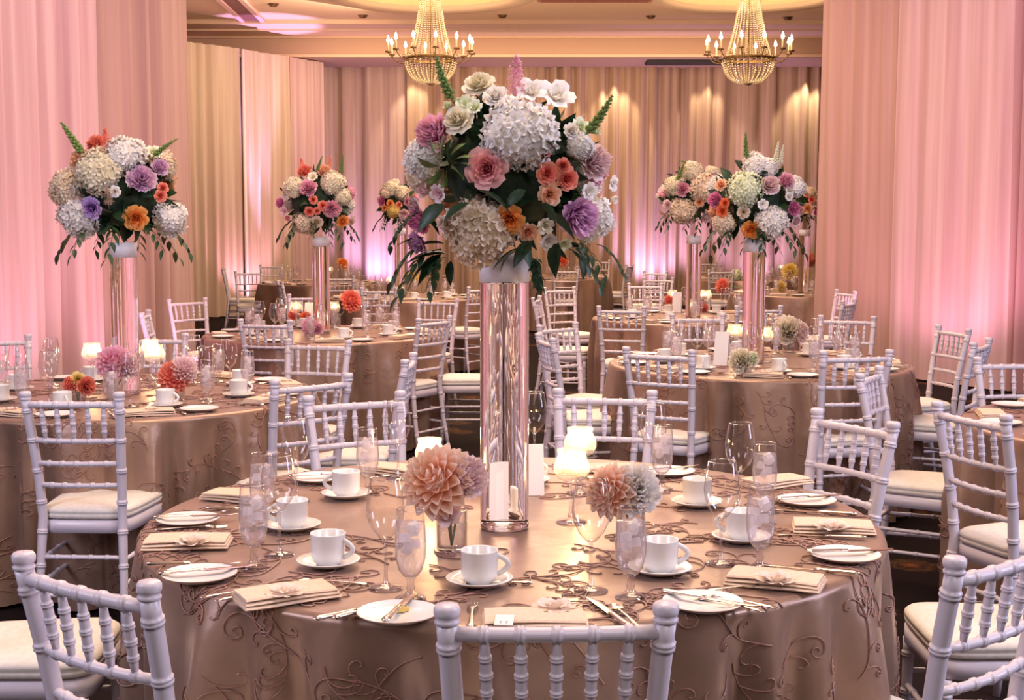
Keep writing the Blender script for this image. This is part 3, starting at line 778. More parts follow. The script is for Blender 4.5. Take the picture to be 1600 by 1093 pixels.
def hydrangea_mesh(name, col, seed=0, n=210, squash=.85):
    rnd = random.Random(seed); mb = MB()
    for d in fib(n):
        if d.z < -.55: continue
        rr = rnd.uniform(.84, 1.0)*(1+.11*sin(3.1*d.x+seed)*cos(3.7*d.y+seed*2)+.07*sin(5*d.z+4*d.x+seed)); p = Vector((d.x*rr, d.y*rr, d.z*rr*squash)); q = (d+Vector([rnd.uniform(-.3, .3) for _ in range(3)])).to_track_quat('Z', 'Y').to_matrix().to_4x4()
        T = Matrix.Translation(p) @ q @ Matrix.Rotation(rnd.uniform(0, 1.57), 4, 'Z'); s = rnd.uniform(.135, .19)
        for k in range(4):
            Tk = T @ Matrix.Rotation(k*pi/2, 4, 'Z'); lift = rnd.uniform(-.01, .05)
            def f(u, v):
                uu = 2*u-1; return (s*(v*1.0), s*uu*.62*sin(pi*(.15+.72*v)), s*.25*v*v+lift*v-.04*abs(uu)*v+.03*sin(9*v+uu))
            mb.grid(f, 2, 2, Tk)
    mb.lathe([(.82*sin(a*pi/8)+.001, -.82*squash*cos(a*pi/8)) for a in range(9)], 14)
    return mb.mesh(name, PM[col])
def dahlia_mesh(name, col, seed=0, n=105, wide=.20, length=.62, hemi=-.35):
    rnd = random.Random(seed); mb = MB()
    for d in fib(n):
        if d.z < hemi: continue
        t = (1-d.z)/1.4; q = d.to_track_quat('X', 'Z').to_matrix().to_4x4()
        T = Matrix.Translation(d*.38*Vector((1, 1, .8)).length/1.6) @ q; Lp = length*(.62+.38*min(1, t*1.4))*rnd.uniform(.92, 1.08); wd = wide*(.7+.5*min(1, t))
        def f(u, v):
            uu = 2*u-1; ww = wd*sin(pi*min(.985, .12+.86*v**.9))**.8
            return (Lp*v, uu*ww, .10*v*v*Lp*(1.2)+.55*ww*uu*uu-.03+.02*sin(6*v+uu*3))
        mb.grid(f, 2, 4, T)
    mb.lathe([(.36*sin(a*pi/8)+.001, -.32*cos(a*pi/8)) for a in range(9)], 12)
    return mb.mesh(name, PM[col])
def bud_mesh(name, col, seed=0):
    return rose_mesh(name, col, seed, [(3, .18, .95, 0, 0), (3, .34, .95, .0, .0), (4, .48, .85, .10, .04)], .02)
def lis_mesh(name, col, seed=0):
    return rose_mesh(name, col, seed, [(3, .16, .6, 0, 0), (4, .40, .75, .15, .02), (5, .72, .7, .45, .18)], .05)
def astilbe_mesh(name, col, seed=0):
    rnd = random.Random(seed); mb = MB()
    for i in range(700):
        h = rnd.random()**1.1; a = rnd.uniform(0, 6.3); rr = .46*(1-h)**.75*math.sqrt(rnd.random())+.02; T = Matrix.Translation((rr*cos(a), rr*sin(a), h*1.55)) @ Matrix.Rotation(rnd.uniform(0, 3), 4, (rnd.random(), rnd.random(), rnd.random()))
        s = rnd.uniform(.04, .075); mb.add([(0, 0, 0), (s, s*.4, 0), (s*1.7, 0, s*.3), (s, -s*.4, 0)], [(0, 1, 2), (0, 2, 3)], [(0, rnd.random())]*4, T)
    for i in range(26):
        h = i/26; a = i*2.4; r0 = .32*(1-h)**.8+.02; mb.tube([(0, 0, h*1.5-.1), (r0*cos(a), r0*sin(a), h*1.5+.10)], .010, 3, False)
    mb.tube([(0, 0, -.5), (0, 0, 1.5)], .018, 4)
    return mb.mesh(name, PM[col])
def leaf_part(mb, T, Lf, wd, bend=.25, fold=.25, nv=6):
    def f(u, v):
        uu = 2*u-1; ww = wd*sin(pi*v**.8)**.9 if 0 < v < 1 else .0008
        return (uu*ww, Lf*v, -bend*Lf*v*v+fold*abs(uu)*ww)
    mb.grid(f, 2, nv, T)
def leaf_mesh(name, Lf=1, wd=.22, m='leaf', **k):
    mb = MB(); leaf_part(mb, None, Lf, wd, **k); return mb.mesh(name, M[m])
def sprig_mesh(name, seed=0, n=9, m='leaf', ln=1.0, lf=.30):
    """arching stem (towards +Y, drooping to -Z) with pairs of lance leaves"""
    rnd = random.Random(seed); mb = MB(); pts = []
    for k in range(12):
        t = k/11; pts.append(Vector((.08*sin(t*4+seed), ln*(t*.75), -ln*.75*t*t)))
    mb.tube(pts, [.012-.008*k/11 for k in range(12)], 4)
    for i in range(n):
        t = .18+.82*i/(n-1); k = t*11; a = int(min(10, k)); p = pts[a].lerp(pts[a+1], min(1, k-a)); d = (pts[a+1]-pts[a]).normalized(); sd = 1 if i % 2 else -1
        q = (d+Vector((sd*rnd.uniform(.5, 1.0), 0, rnd.uniform(-.5, .2)))).to_track_quat('Y', 'Z').to_matrix().to_4x4()
        leaf_part(mb, Matrix.Translation(p) @ q, lf*rnd.uniform(.8, 1.15), lf*.19, nv=5)
    return mb.mesh(name, M[m])
def snap_mesh(name, bend, seed=0, col='snap'):
    """spike in local +Z, bending; buds smaller upward"""
    rnd = random.Random(seed); mb = MB(); pts = []
    for k in range(14):
        t = k/13; pts.append(Vector((bend*t*t, 0, t-.1*abs(bend)*t*t)))
    mb.tube(pts, [.022-.014*k/13 for k in range(14)], 5)
    for i in range(46):
        t = .12+.88*i/45; k = t*13; a = int(min(12, k)); p = pts[a].lerp(pts[a+1], min(1, k-a)); an = i*2.4; s = .075*(1-t)**.6+.020
        d = Vector((cos(an), sin(an), .7)); T = Matrix.Translation(p+d*s*.5) @ d.to_track_quat('Z', 'Y').to_matrix().to_4x4()
        mb.lathe([(.001, -s*.5), (s*.45, -s*.2), (s*.5, s*.3), (s*.25, s*.8), (.001, s*.95)], 6, T)
    return mb.mesh(name, PM[col] if col in PM else M[col])
BANK = {}
def fl(kind, col, var=0):
    k = (kind, col, var)
    if k not in BANK:
        f = dict(rose=rose_mesh, peony=peony_mesh, hydrangea=hydrangea_mesh, dahlia=dahlia_mesh, bud=bud_mesh, lisianthus=lis_mesh, astilbe=astilbe_mesh)[kind]
        BANK[k] = f(kind, col, var*13+len(BANK))
    return BANK[k]
CN = dict(palelilac='pale lilac', rosepink='rose pink', hotcoral='bright coral', greenwhite='greenish white', dahlia='peach')
LEAF = leaf_mesh('leaf', 1, .2); LEAFB = leaf_mesh('leaf_broad', 1, .24, bend=.3, fold=.4); LEAFG = leaf_mesh('leaf_green', 1, .26, 'leaf2')
SPR = [sprig_mesh('leaf_sprig', s, 10) for s in range(3)]
SNAP = [snap_mesh('snapdragon', b, i) for i, b in enumerate((-.45, .45, .05))]
SNAPC = snap_mesh('stock_spike', .02, 5, 'greenwhite')
rq = lambda d: Vector(d).to_track_quat('Z', 'Y')

def bouquet(tc, d, pxc, pyc, rx, rz, items, label, extra=True, seed=0, leaves=50, singles=False, sprigs=8):
    """arrangement on a vase; items are placed on the ball around (pxc,pyc) at distance d"""
    sc = d/F; cz = HC-(pyc-355)/F*d
    c0 = atd(pxc, pyc, d); root = obj('flower_arrangement', None, loc=c0); tag(root, label, 'flowers', 'tall flower arrangements')
    rnd = random.Random(seed); ax, az = rx*sc, rz*sc; ay = ax*.95
    mb = MB(); mb.lathe([(ax*.66*sin(a*pi/10)+.001, -az*.62*cos(a*pi/10)) for a in range(11)], 20)
    kid(root, 'moss_ball', mb.mesh('moss_ball', M['foam']))
    def pos(px, py, back=False, k=.86):
        x = (px-pxc)*sc; z = -(py-pyc)*sc; q = 1-(x/ax)**2-(z/az)**2
        y = -ay*math.sqrt(max(.0, q))*k
        if back: y = -y
        return Vector((x, y, z)), Vector((x/ax**2, y/ay**2+1e-6, z/az**2)).normalized()
    for it in items:
        px, py, r_, kind, col = it[:5]; p, nn = pos(px, py)
        r_ = r_*sc*1.06
        if kind == 'snap':
            tx, ty = it[5]; v = Vector(((tx-px)*sc, -.03, -(ty-py)*sc)); L_ = v.length*1.05
            me = SNAP[it[6]] if col == 'snap' else SNAPC
            kid(root, 'snapdragon', me, loc=p, rot=v.to_track_quat('Z', 'Y').to_euler(), scale=(L_, L_, L_), label='curving green snapdragon spike' if col == 'snap' else 'white stock spike'); continue
        if kind == 'astilbe':
            v = Vector((nn.x*.5, -.1, max(.3, nn.z))); kid(root, 'astilbe', fl('astilbe', col), loc=p-v*.03, rot=v.to_track_quat('Z', 'Y').to_euler(), scale=(r_, r_, r_), label=CN.get(col, col)+' feathery astilbe'); continue
        nn2 = (nn+Vector((0, -.55, .12))).normalized()
        eu = (rq(nn2) @ Matrix.Rotation(rnd.uniform(0, 6.3), 3, 'Z').to_quaternion()).to_euler()
        off = r_*(.25 if kind == 'hydrangea' else .05)
        kid(root, kind, fl(kind, col, it[5] if len(it) > 5 else 0), loc=p-nn*off, rot=eu, scale=(r_, r_, r_), label=CN.get(col, col)+' '+kind)
    # back of the ball, unseen from the front but solid from the side
    for k in range(9):
        a = pi*(k+.5)/9; e = rnd.uniform(-.4, .7); dr = Vector((cos(a)*cos(e), sin(a)*cos(e), sin(e))); p = Vector((dr.x*ax*.8, dr.y*ay*.8, dr.z*az*.8))
        s_ = rx*sc*rnd.uniform(.2, .3); kd, co = rnd.choice((('hydrangea', 'white'), ('peony', 'pink'), ('rose', 'peach'), ('hydrangea', 'cream')))
        kid(root, kd, fl(kd, co), loc=p, rot=rq(dr).to_euler(), scale=(s_,)*3)
    # leaves
    if singles:
        for k in range(leaves):
            dr = Vector([rnd.gauss(0, 1) for _ in range(3)]).normalized(); dr.y = -abs(dr.y) if k % 4 else dr.y
            p = Vector((dr.x*ax*.58, dr.y*ay*.58, dr.z*az*.56)); L_ = rx*sc*rnd.uniform(.22, .33)
            q = (dr+Vector([rnd.uniform(-.7, .7) for _ in range(3)])).to_track_quat('Y', 'Z') @ Matrix.Rotation(rnd.uniform(0, 6.3), 3, 'Y').to_quaternion()
            kid(root, 'leaf', LEAFB if k % 3 else LEAF, loc=p, rot=q.to_euler(), scale=(L_,)*3)
    else:
        mb = MB()
        for k in range(leaves):
            dr = Vector([rnd.gauss(0, 1) for _ in range(3)]).normalized(); p = Vector((dr.x*ax*.62, dr.y*ay*.62, dr.z*az*.60)); L_ = rx*sc*rnd.uniform(.26, .40)
            q = (dr+Vector([rnd.uniform(-.7, .7) for _ in range(3)])).to_track_quat('Y', 'Z').to_matrix().to_4x4() @ Matrix.Rotation(rnd.uniform(0, 6.3), 4, 'Y')
            leaf_part(mb, Matrix.Translation(p) @ q, L_, L_*.26, nv=4)
        kid(root, 'leaves', mb.mesh('leaves', M['leaf']), kind='stuff')
    for k in range(sprigs):
        a = 2*pi*(k+rnd.uniform(-.2, .2))/sprigs+pi; dr = Vector((cos(a), sin(a), 0)); p = Vector((dr.x*ax*.55, dr.y*ay*.5, -az*.55)); L_ = rx*sc*rnd.uniform(.55, .8)
        e_ = Matrix.Rotation(a-pi/2, 3, 'Z').to_euler(); kid(root, 'leaf_sprig', SPR[k % 3], loc=p, rot=e_, scale=(L_,)*3)
    return root, pos, sc

# ------------------------------------------------------------------ vases
def vase_proto():
    o = obj('cylinder_vase', None); r_ = .061; h = .686
    mb = MB(); mb.lathe([(.001, 0), (r_-.004, 0), (r_, .004), (r_, .013), (r_-.002, .015), (.001, .0155)], 64)
    kid(o, 'thick_base', mb.mesh('vase_base', glass('base_glass', 1.5, (.93, .9, .92))))
    mb = MB(); mb.lathe([(.001, .017), (r_-.001, .017), (r_, .019), (r_, h-.07), (r_-.0005, h-.065), (.001, h-.065)], 64)
    kid(o, 'water_filled_glass', mb.mesh('vase_glass', M['vase']))
    mb = MB(); mb.lathe([(r_-.004, h-.066), (r_+.0012, h-.066), (r_+.0016, h), (r_-.004, h), (r_-.004, h-.066)], 64); mb.lathe([(.001, h-.012), (r_-.004, h-.012)], 48)
    kid(o, 'collar', mb.mesh('vase_collar', M['collar']), label='white satin collar round the rim')
    return o
proto('vase', vase_proto())
vlab = 'tall clear cylinder vase with white collar, '
inst('vase', (-.019, 3.29, Z), 0, vlab+'in the middle of the main table', 'vase', 'tall cylinder vases')
inst('vase', (T2.x+.0, T2.y, Z), 0, vlab+'on the left table', 'vase', 'tall cylinder vases')
inst('vase', ((1178-800)/F*7.38, 7.38, Z), 0, vlab+'on the right table', 'vase', 'tall cylinder vases')
inst('vase', ((502-800)/F*9.42, 9.42, Z), 0, vlab+'on the second left table', 'vase', 'tall cylinder vases')
inst('vase', (T5.x, T5.y, Z), 0, vlab+'on the second right table', 'vase', 'tall cylinder vases')
inst('vase', ((626-800)/F*14.4, 14.4, Z), 0, vlab+'on the third left table', 'vase', 'tall cylinder vases', scale=(1, 1, 1.08))
inst('vase', ((1255-800)/F*15.3, 15.3, Z), 0, vlab+'on the far right table', 'vase', 'tall cylinder vases', scale=(1, 1, 1.06))

# main arrangement
H, Rr, P_, D_, B_, Li, A_ = 'hydrangea', 'rose', 'peony', 'dahlia', 'bud', 'lisianthus', 'astilbe'
main_items = [
 (812, 213, 52, H, 'white', 1), (748, 368, 50, H, 'cream', 2), (932, 345, 34, H, 'white', 3), (660, 250, 30, H, 'white', 4), (905, 232, 20, H, 'white', 3),
 (762, 268, 31, Rr, 'rosepink'), (796, 343, 22, Rr, 'orange'), (682, 213, 33, P_, 'pink'), (902, 341, 35, P_, 'lilac', 1), (926, 256, 28, P_, 'blush', 1),
 (655, 343, 25, P_, 'magenta', 1), (652, 378, 20, P_, 'lilac'), (750, 138, 25, Rr, 'ivory'), (719, 195, 24, Rr, 'ivory', 1), (776, 160, 19, Rr, 'white'),
 (828, 152, 22, Li, 'white'), (867, 158, 27, Li, 'white', 1), (852, 276, 17, Rr, 'coral', 1), (882, 283, 18, Rr, 'coral', 2), (856, 306, 18, Rr, 'peach', 1),
 (875, 264, 12, Rr, 'coral', 1), (848, 250, 11, B_, 'coral'), (888, 212, 13, Rr, 'white', 1), (850, 352, 13, Li, 'ivory'), (855, 376, 14, Li, 'white', 2),
 (955, 287, 12, Li, 'white'), (957, 310, 12, B_, 'white'), (668, 300, 17, B_, 'blush'), (690, 304, 14, Li, 'blush'), (648, 322, 16, Rr, 'blush', 1),
 (686, 270, 15, B_, 'ivory'), (824, 362, 15, Rr, 'peach', 2), (690, 235, 13, B_, 'ivory'), (732, 172, 15, Li, 'greenwhite'), (705, 175, 13, B_, 'greenwhite'),
 (915, 300, 13, Li, 'white', 2), (880, 380, 13, Li, 'greenwhite'), (700, 350, 14, Li, 'blush', 1), (902, 205, 14, Li, 'greenwhite'), (925, 212, 12, B_, 'greenwhite'),
 (716, 172, 0, 'snap', 'snap', (676, 108), 1), (745, 178, 12, Li, 'greenwhite'), (722, 168, 10, B_, 'greenwhite'), (905, 222, 0, 'snap', 'snap', (956, 166), 0),
 (805, 152, 40, A_, 'pink')]
root, pos, sc = bouquet(T1, 3.29, 800, 262, 160, 145, main_items, 'largest tall arrangement of hydrangeas, roses and peonies on the main table', seed=5, leaves=120, singles=True, sprigs=0)
rnd = random.Random(11)
# fresh green cluster, dark big leaves and hanging sprigs placed as in the bunch
for k in range(9):
    p, nn = pos(702, 262); a = k*2.4; dr = Vector((cos(a), -1.0, sin(a)+.2)).normalized()
    kid(root, 'leaf', LEAFG, loc=p+Vector((cos(a)*.015, 0, sin(a)*.015)), rot=(dr.to_track_quat('Y', 'Z') @ Matrix.Rotation(a, 3, 'Y').to_quaternion()).to_euler(), scale=(.065,)*3, label='fresh green leaf')
for (px, py, tx, ty, wd) in ((700, 395, 640, 392, 1), (690, 400, 642, 418, 1), (690, 400, 668, 452, 0), (705, 405, 700, 440, 0), (680, 395, 628, 440, 0), (665, 370, 622, 372, 0), (690, 395, 650, 432, 0),
        (820, 385, 770, 400, 1), (800, 392, 778, 412, 1), (815, 380, 830, 408, 1), (830, 375, 800, 405, 1), (870, 375, 858, 422, 1), (880, 385, 908, 378, 1), (895, 380, 918, 398, 1), (905, 385, 918, 428, 1), (855, 385, 885, 395, 1),
        (830, 400, 842, 432, 1), (835, 420, 845, 455, 0), (640, 300, 622, 318, 0), (660, 335, 690, 355, 1), (850, 335, 895, 358, 1), (700, 320, 660, 350, 1), (750, 300, 800, 318, 1), (840, 320, 870, 340, 1),
        (735, 320, 700, 335, 1), (860, 230, 885, 245, 1), (820, 300, 790, 320, 1), (880, 250, 910, 262, 1), (845, 228, 868, 240, 1), (712, 225, 700, 250, 1), (695, 380, 655, 372, 1)):
    p, nn = pos(px, py, k=.95); v = Vector(((tx-px)*sc, -.012, -(ty-py)*sc)); L_ = v.length*1.1
    q = v.to_track_quat('Y', 'Z') @ Matrix.Rotation(rnd.uniform(-.9, .9), 3, 'Y').to_quaternion()
    kid(root, 'leaf', LEAFB if wd else LEAF, loc=p, rot=q.to_euler(), scale=(L_,)*3)
for (px, py, a, L_) in ((690, 388, 200, .15), (700, 400, 235, .13), (880, 385, -20, .12), (900, 372, -50, .12), (675, 375, 180, .13), (840, 400, -90, .10), (665, 330, 170, .11), (930, 380, -10, .09)):
    p, nn = pos(px, py, k=.8); kid(root, 'leaf_sprig', SPR[int(px) % 3], loc=p, rot=(0, 0, R(a)-pi/2), scale=(L_,)*3)

bouquet(T2, 5.99, 192, 300, 95, 85, [
 (173, 268, 34, H, 'ivory', 1), (214, 240, 29, H, 'white', 2), (132, 342, 31, H, 'white', 3), (272, 345, 26, H, 'white', 1), (113, 296, 27, H, 'cream', 2),
 (240, 281, 23, P_, 'palelilac'), (262, 262, 14, P_, 'palelilac', 1), (164, 326, 17, Rr, 'lavender'), (229, 341, 19, Rr, 'orange'), (264, 307, 10, Rr, 'coral'), (267, 295, 9, Rr, 'coral'),
 (202, 301, 9, Rr, 'white'), (130, 300, 9, Rr, 'white'), (148, 312, 7, B_, 'blush'), (143, 252, 19, P_, 'peach'), (105, 325, 9, B_, 'coral'), (192, 316, 17, A_, 'tan'), (182, 232, 22, A_, 'coral'),
 (160, 226, 16, P_, 'coral'), (250, 240, 12, Li, 'greenwhite'), (152, 250, 0, 'snap', 'snap', (121, 196), 0), (250, 250, 0, 'snap', 'snap', (281, 220), 1)],
 'tall arrangement with lilac peony and orange rose on the left table', seed=21, leaves=110)
bouquet(T4, 9.42, 497, 312, 62, 55, [
 (462, 292, 16, H, 'ivory', 1), (527, 285, 18, H, 'ivory', 2), (542, 308, 13, H, 'ivory', 3), (478, 352, 17, H, 'cream', 1), (489, 295, 14, P_, 'pink'), (524, 327, 15, P_, 'pink', 1),
 (441, 317, 9, P_, 'magenta'), (497, 313, 7, Rr, 'coral'), (490, 331, 8, Rr, 'coral'), (502, 330, 6, Rr, 'coral'), (511, 322, 8, Rr, 'coral'), (538, 346, 10, Rr, 'orange'), (500, 347, 10, Rr, 'cream'),
 (549, 345, 8, Rr, 'blush'), (455, 340, 9, B_, 'pink'), (480, 268, 12, P_, 'coral'), (512, 268, 12, P_, 'peach'), (475, 262, 12, A_, 'coral'), (515, 258, 12, A_, 'orange'), (495, 278, 8, Li, 'ivory'),
 (500, 272, 0, 'snap', 'snap', (509, 248), 2), (536, 275, 0, 'snap', 'snap', (538, 245), 2), (448, 330, 8, Li, 'blush')],
 'tall arrangement with magenta and coral blooms on the second left table', seed=22, leaves=90)
bouquet(T3, 7.38, 1178, 312, 78, 72, [
 (1152, 296, 26, H, 'greenwhite', 1), (1173, 256, 19, H, 'white', 2), (1192, 260, 15, H, 'white', 3), (1200, 350, 24, H, 'white', 1), (1238, 292, 16, H, 'white', 2), (1125, 352, 16, H, 'cream', 2),
 (1191, 290, 16, P_, 'blush'), (1219, 284, 14, P_, 'pink'), (1166, 359, 15, Rr, 'orange'), (1122, 330, 10, Rr, 'hotcoral'), (1125, 318, 8, Rr, 'hotcoral'), (1112, 313, 13, P_, 'magenta'), (1232, 327, 12, P_, 'magenta'),
 (1152, 332, 10, Rr, 'cream'), (1224, 298, 8, Rr, 'white'), (1222, 308, 7, Rr, 'white'), (1134, 360, 14, A_, 'tan'), (1180, 320, 8, Li, 'white'), (1240, 345, 10, Rr, 'blush'), (1120, 290, 10, Rr, 'peach'),
 (1160, 255, 0, 'snap', 'snap', (1154, 213), 2), (1200, 265, 0, 'snap', 'white', (1203, 228), 2), (1210, 262, 0, 'snap', 'white', (1212, 232), 2)],
 'tall arrangement with large orange rose on the right table', seed=23, leaves=100)
bouquet(T5, 11.1, 1083, 302, 56, 48, [
 (1077, 266, 16, H, 'ivory', 1), (1096, 293, 20, H, 'cream', 2), (1062, 333, 20, H, 'cream', 3), (1047, 290, 15, H, 'ivory', 1), (1110, 270, 12, H, 'ivory', 3), (1060, 296, 12, P_, 'pink'), (1087, 317, 8, Rr, 'peach'),
 (1040, 320, 8, Rr, 'blush'), (1107, 275, 8, P_, 'pink'), (1128, 300, 9, P_, 'pink'), (1115, 330, 9, Rr, 'orange'), (1040, 338, 10, A_, 'tan'), (1100, 340, 9, P_, 'blush'), (1085, 262, 0, 'snap', 'snap', (1060, 252), 0), (1052, 290, 0, 'snap', 'snap', (1063, 256), 2)],
 'tall arrangement of cream hydrangeas on the second right table', seed=24, leaves=80)
bouquet(T6, 14.4, 622, 317, 36, 38, [
 (612, 292, 12, H, 'ivory', 1), (630, 300, 11, H, 'ivory', 2), (604, 300, 9, H, 'cream', 2), (616, 331, 10, H, 'yellow', 1), (598, 315, 7, P_, 'magenta'), (603, 325, 5, Rr, 'orange'), (612, 318, 6, Rr, 'orange'), (626, 320, 5, Rr, 'coral'),
 (640, 315, 8, P_, 'pink'), (634, 335, 9, P_, 'blush'), (620, 285, 6, Li, 'ivory')], 'tall arrangement half hidden behind the left of the central flowers', seed=25, leaves=70)
bouquet(T9, 15.3, 1250, 318, 33, 34, [
 (1262, 300, 9, H, 'cream', 1), (1240, 300, 9, P_, 'pink'), (1255, 303, 6, Rr, 'coral'), (1263, 312, 6, Rr, 'coral'), (1257, 326, 9, Rr, 'peach'), (1273, 331, 6, P_, 'magenta'), (1244, 330, 8, P_, 'blush'), (1250, 288, 6, A_, 'tan'), (1270, 318, 6, Rr, 'blush')],
 'tall arrangement of small peach and pink blooms behind the right one', seed=26, leaves=60)

# ------------------------------------------------------------------ tableware prototypes registered
proto('wine', wine_mesh()); proto('water', water_mesh()); proto('cup', cup_mesh()); proto('saucer', saucer()); proto('plate', plate())
proto('fork', cutlery('fork')); proto('knife', cutlery('knife')); proto('spoon', cutlery('spoon')); proto('napkin', napkin_mesh())
bm_ = rose_mesh('petal_bloom', 'white', 77, [(3, .25, .35, .1, .0), (5, .6, .40, .3, .05), (6, .9, .25, .35, .05)], .04)
M['bloomp'] = petal_mat('bloom_favour', (.80, .62, .50), (.86, .76, .70)); bm_.materials.clear(); bm_.materials.append(M['bloomp'])
proto('bloom', obj('petal_bloom', bm_))
def votive():
    o = obj('candle_globe', None)
    mb = MB(); pr = [(.018, .125), (.034, .135), (.043, .155), (.044, .172), (.038, .192), (.033, .205), (.036, .222)]
    mb.lathe(pr, 28); kid(o, 'globe', mb.mesh('candle_globe_glass', M['votive']))
    mb = MB(); mb.lathe([(.001, 0), (.038, 0), (.036, .004), (.010, .012), (.007, .03), (.006, .10), (.012, .118), (.018, .126), (.001, .126)], 20); kid(o, 'stem', mb.mesh('candle_globe_stem', M['solid']))
    mb = MB(); mb.lathe([(.001, .152), (.022, .152), (.024, .156), (.024, .166), (.020, .169), (.001, .167)], 18); kid(o, 'candle', mb.mesh('floating_candle', M['wax']))
    mb = MB(); mb.lathe([(.001, .168), (.0045, .173), (.0055, .180), (.003, .190), (.0005, .200)], 10); kid(o, 'flame', mb.mesh('flame', M['flame']))
    mb = MB(); mb.tube([(0, 0, .166), (0, 0, .172)], .001, 5); kid(o, 'wick', mb.mesh('wick', M['black']))
    return o
proto('votive', votive())
def small_vase():
    mb = MB(); mb.lathe([(.001, .0), (.034, .0), (.036, .004), (.036, .095)], 28); mb.lathe([(.036, .095), (.0345, .096), (.0335, .095), (.0335, .008), (.001, .007)], 28)
    o = obj('small_glass_vase', None); kid(o, 'glass', mb.mesh('small_vase_glass', M['glass']))
    mb = MB(); mb.lathe([(.001, .009), (.0328, .009), (.0328, .06), (.001, .06)], 24); kid(o, 'water', mb.mesh('small_vase_water', M['water']))
    return o
proto('svase', small_vase())
def table_card(w_=.10, h_=.17):
    mb = MB()
    for s in (-1, 1):
        T = Matrix.Rotation(s*R(10), 4, 'X'); mb.box((0, s*.0, h_/2), (w_, .0015, h_), Matrix.Translation((0, s*h_*sin(R(10)), 0)) @ Matrix.Rotation(s*R(10), 4, 'X'))
    return obj('tent_card', mb.mesh('tent_card', M['card'], False))
proto('card', table_card())
TABS = [(T1, .925), (T2, .84), (T3, .82), (T4, .82), (T5, .83), (T6, .82), (T7, .82), (T8, .82), (T9, .82), (T10, .80), (T11, .82)]
def snap(p, m=.10):
    """keep a spot inside the nearest table top"""
    tc, Rt = min(TABS, key=lambda t: (Vector((p.x, p.y))-t[0].xy).length); d = Vector((p.x-tc.x, p.y-tc.y, 0))
    if d.length > Rt-m: p = Vector((tc.x, tc.y, p.z))+d.normalized()*(Rt-m)
    return p
def lit(p, e=1.0): light('POINT', 'candle_light', (p.x, p.y, p.z+.158), None, e, (1, .62, .30), .02)

def rad(tc, p): return math.atan2(p.y-tc.y, p.x-tc.x)     # outward angle
def zrot(tc, p): return rad(tc, p)-pi/2                     # local +Y outward
MT = ' on the main table'
# cups: px, py of saucer centre, handle angle, place phrase
for (px, py, ha, ph) in ((513, 884, -20, 'front left, beside the left folded napkin'), (749, 913, 5, 'front centre behind the nearest chair'), (1031, 895, 5, 'front right behind the water glass'),
        (457, 827, 180, 'left, second from the rim behind the tall goblet'), (541, 777, 175, 'rear left, left of the peach dahlia'), (1089, 790, 90, 'rear right'), (1158, 845, 160, 'right, half behind glasses'),
        (742, 762, 90, 'behind the peach dahlia'), (822, 755, 0, 'behind the tall vase')):
    p = at(px, py, Z)
    inst('saucer', p, 0, 'white saucer '+ph+MT, 'saucer', 'saucers'); inst('cup', p+Vector((0, 0, .005)), R(ha), 'white cup '+ph+MT, 'cup', 'coffee cups')
# water glasses
for (px, py, ph) in ((397, 885, 'left'), (642, 935, 'front left of the nearest chair'), (985, 932, 'front right of the nearest chair'), (1187, 887, 'right'), (411, 822, 'rear left rim'),
        (575, 770, 'behind the cup at rear left'), (1194, 800, 'far right behind the stemmed glass'), (1034, 764, 'rear right beside the wine glass')):
    inst('water', at(px, py, Z), R(px % 7*40), 'footed glass of iced water, '+ph+MT, 'glass', 'water glasses')
for (px, py, ph) in ((603, 918, 'front left beside the dahlia'), (923, 922, 'front, right of the vase'), (1126, 880, 'right before the cups'), (437, 866, 'left behind the water glass'), (464, 783, 'rear left before the white chair'),
        (622, 747, 'rear, left of the vase'), (1155, 795, 'rear right'), (1020, 752, 'rear right beside the water glass'), (835, 726, 'rear, just right of the vase')):
    inst('wine', at(px, py, Z), 0, 'empty stemmed wine glass, '+ph+MT, 'glass', 'wine glasses')
# plates with knives
for k, (px, py, ka, ph) in enumerate(((312, 904, 70, 'front left rim'), (622, 965, 12, 'front, left of the nearest chair'), (1098, 948, 122, 'front right of the nearest chair'), (294, 817, 80, 'left rim'),
        (1320, 873, 82, 'right rim'), (1260, 787, 70, 'rear right rim before the white chair'), (1045, 741, 60, 'rear rim, right'), (497, 751, 75, 'rear left rim'))):
    p = at(px, py, Z); inst('plate', p, 0, 'white side plate, '+ph+MT, 'plate', 'side plates')
    a = R(ka)-pi/2; d = Vector((cos(a+pi/2), sin(a+pi/2), 0)) if 0 else Matrix.Rotation(-R(ka), 3, 'Z') @ Vector((0, 1, 0))
    q = p-d*.09+Vector((0, .012, .012)); inst('knife', q, -R(ka), 'silver knife lying across the side plate at the '+ph, 'knife', 'butter knives')
mb = MB(); mb.box((0, 0, .006), (.018, .018, .010)); mb.box((.012, .004, .004), (.012, .012, .007))
p = at(625, 955, Z+.006); tag(obj('butter_pat', mb.mesh('butter_pat', mat('butter', (.80, .55, .15), .5), False), loc=p, rot=(0, 0, .3)), 'small yellow butter pat on the front side plate', 'butter')
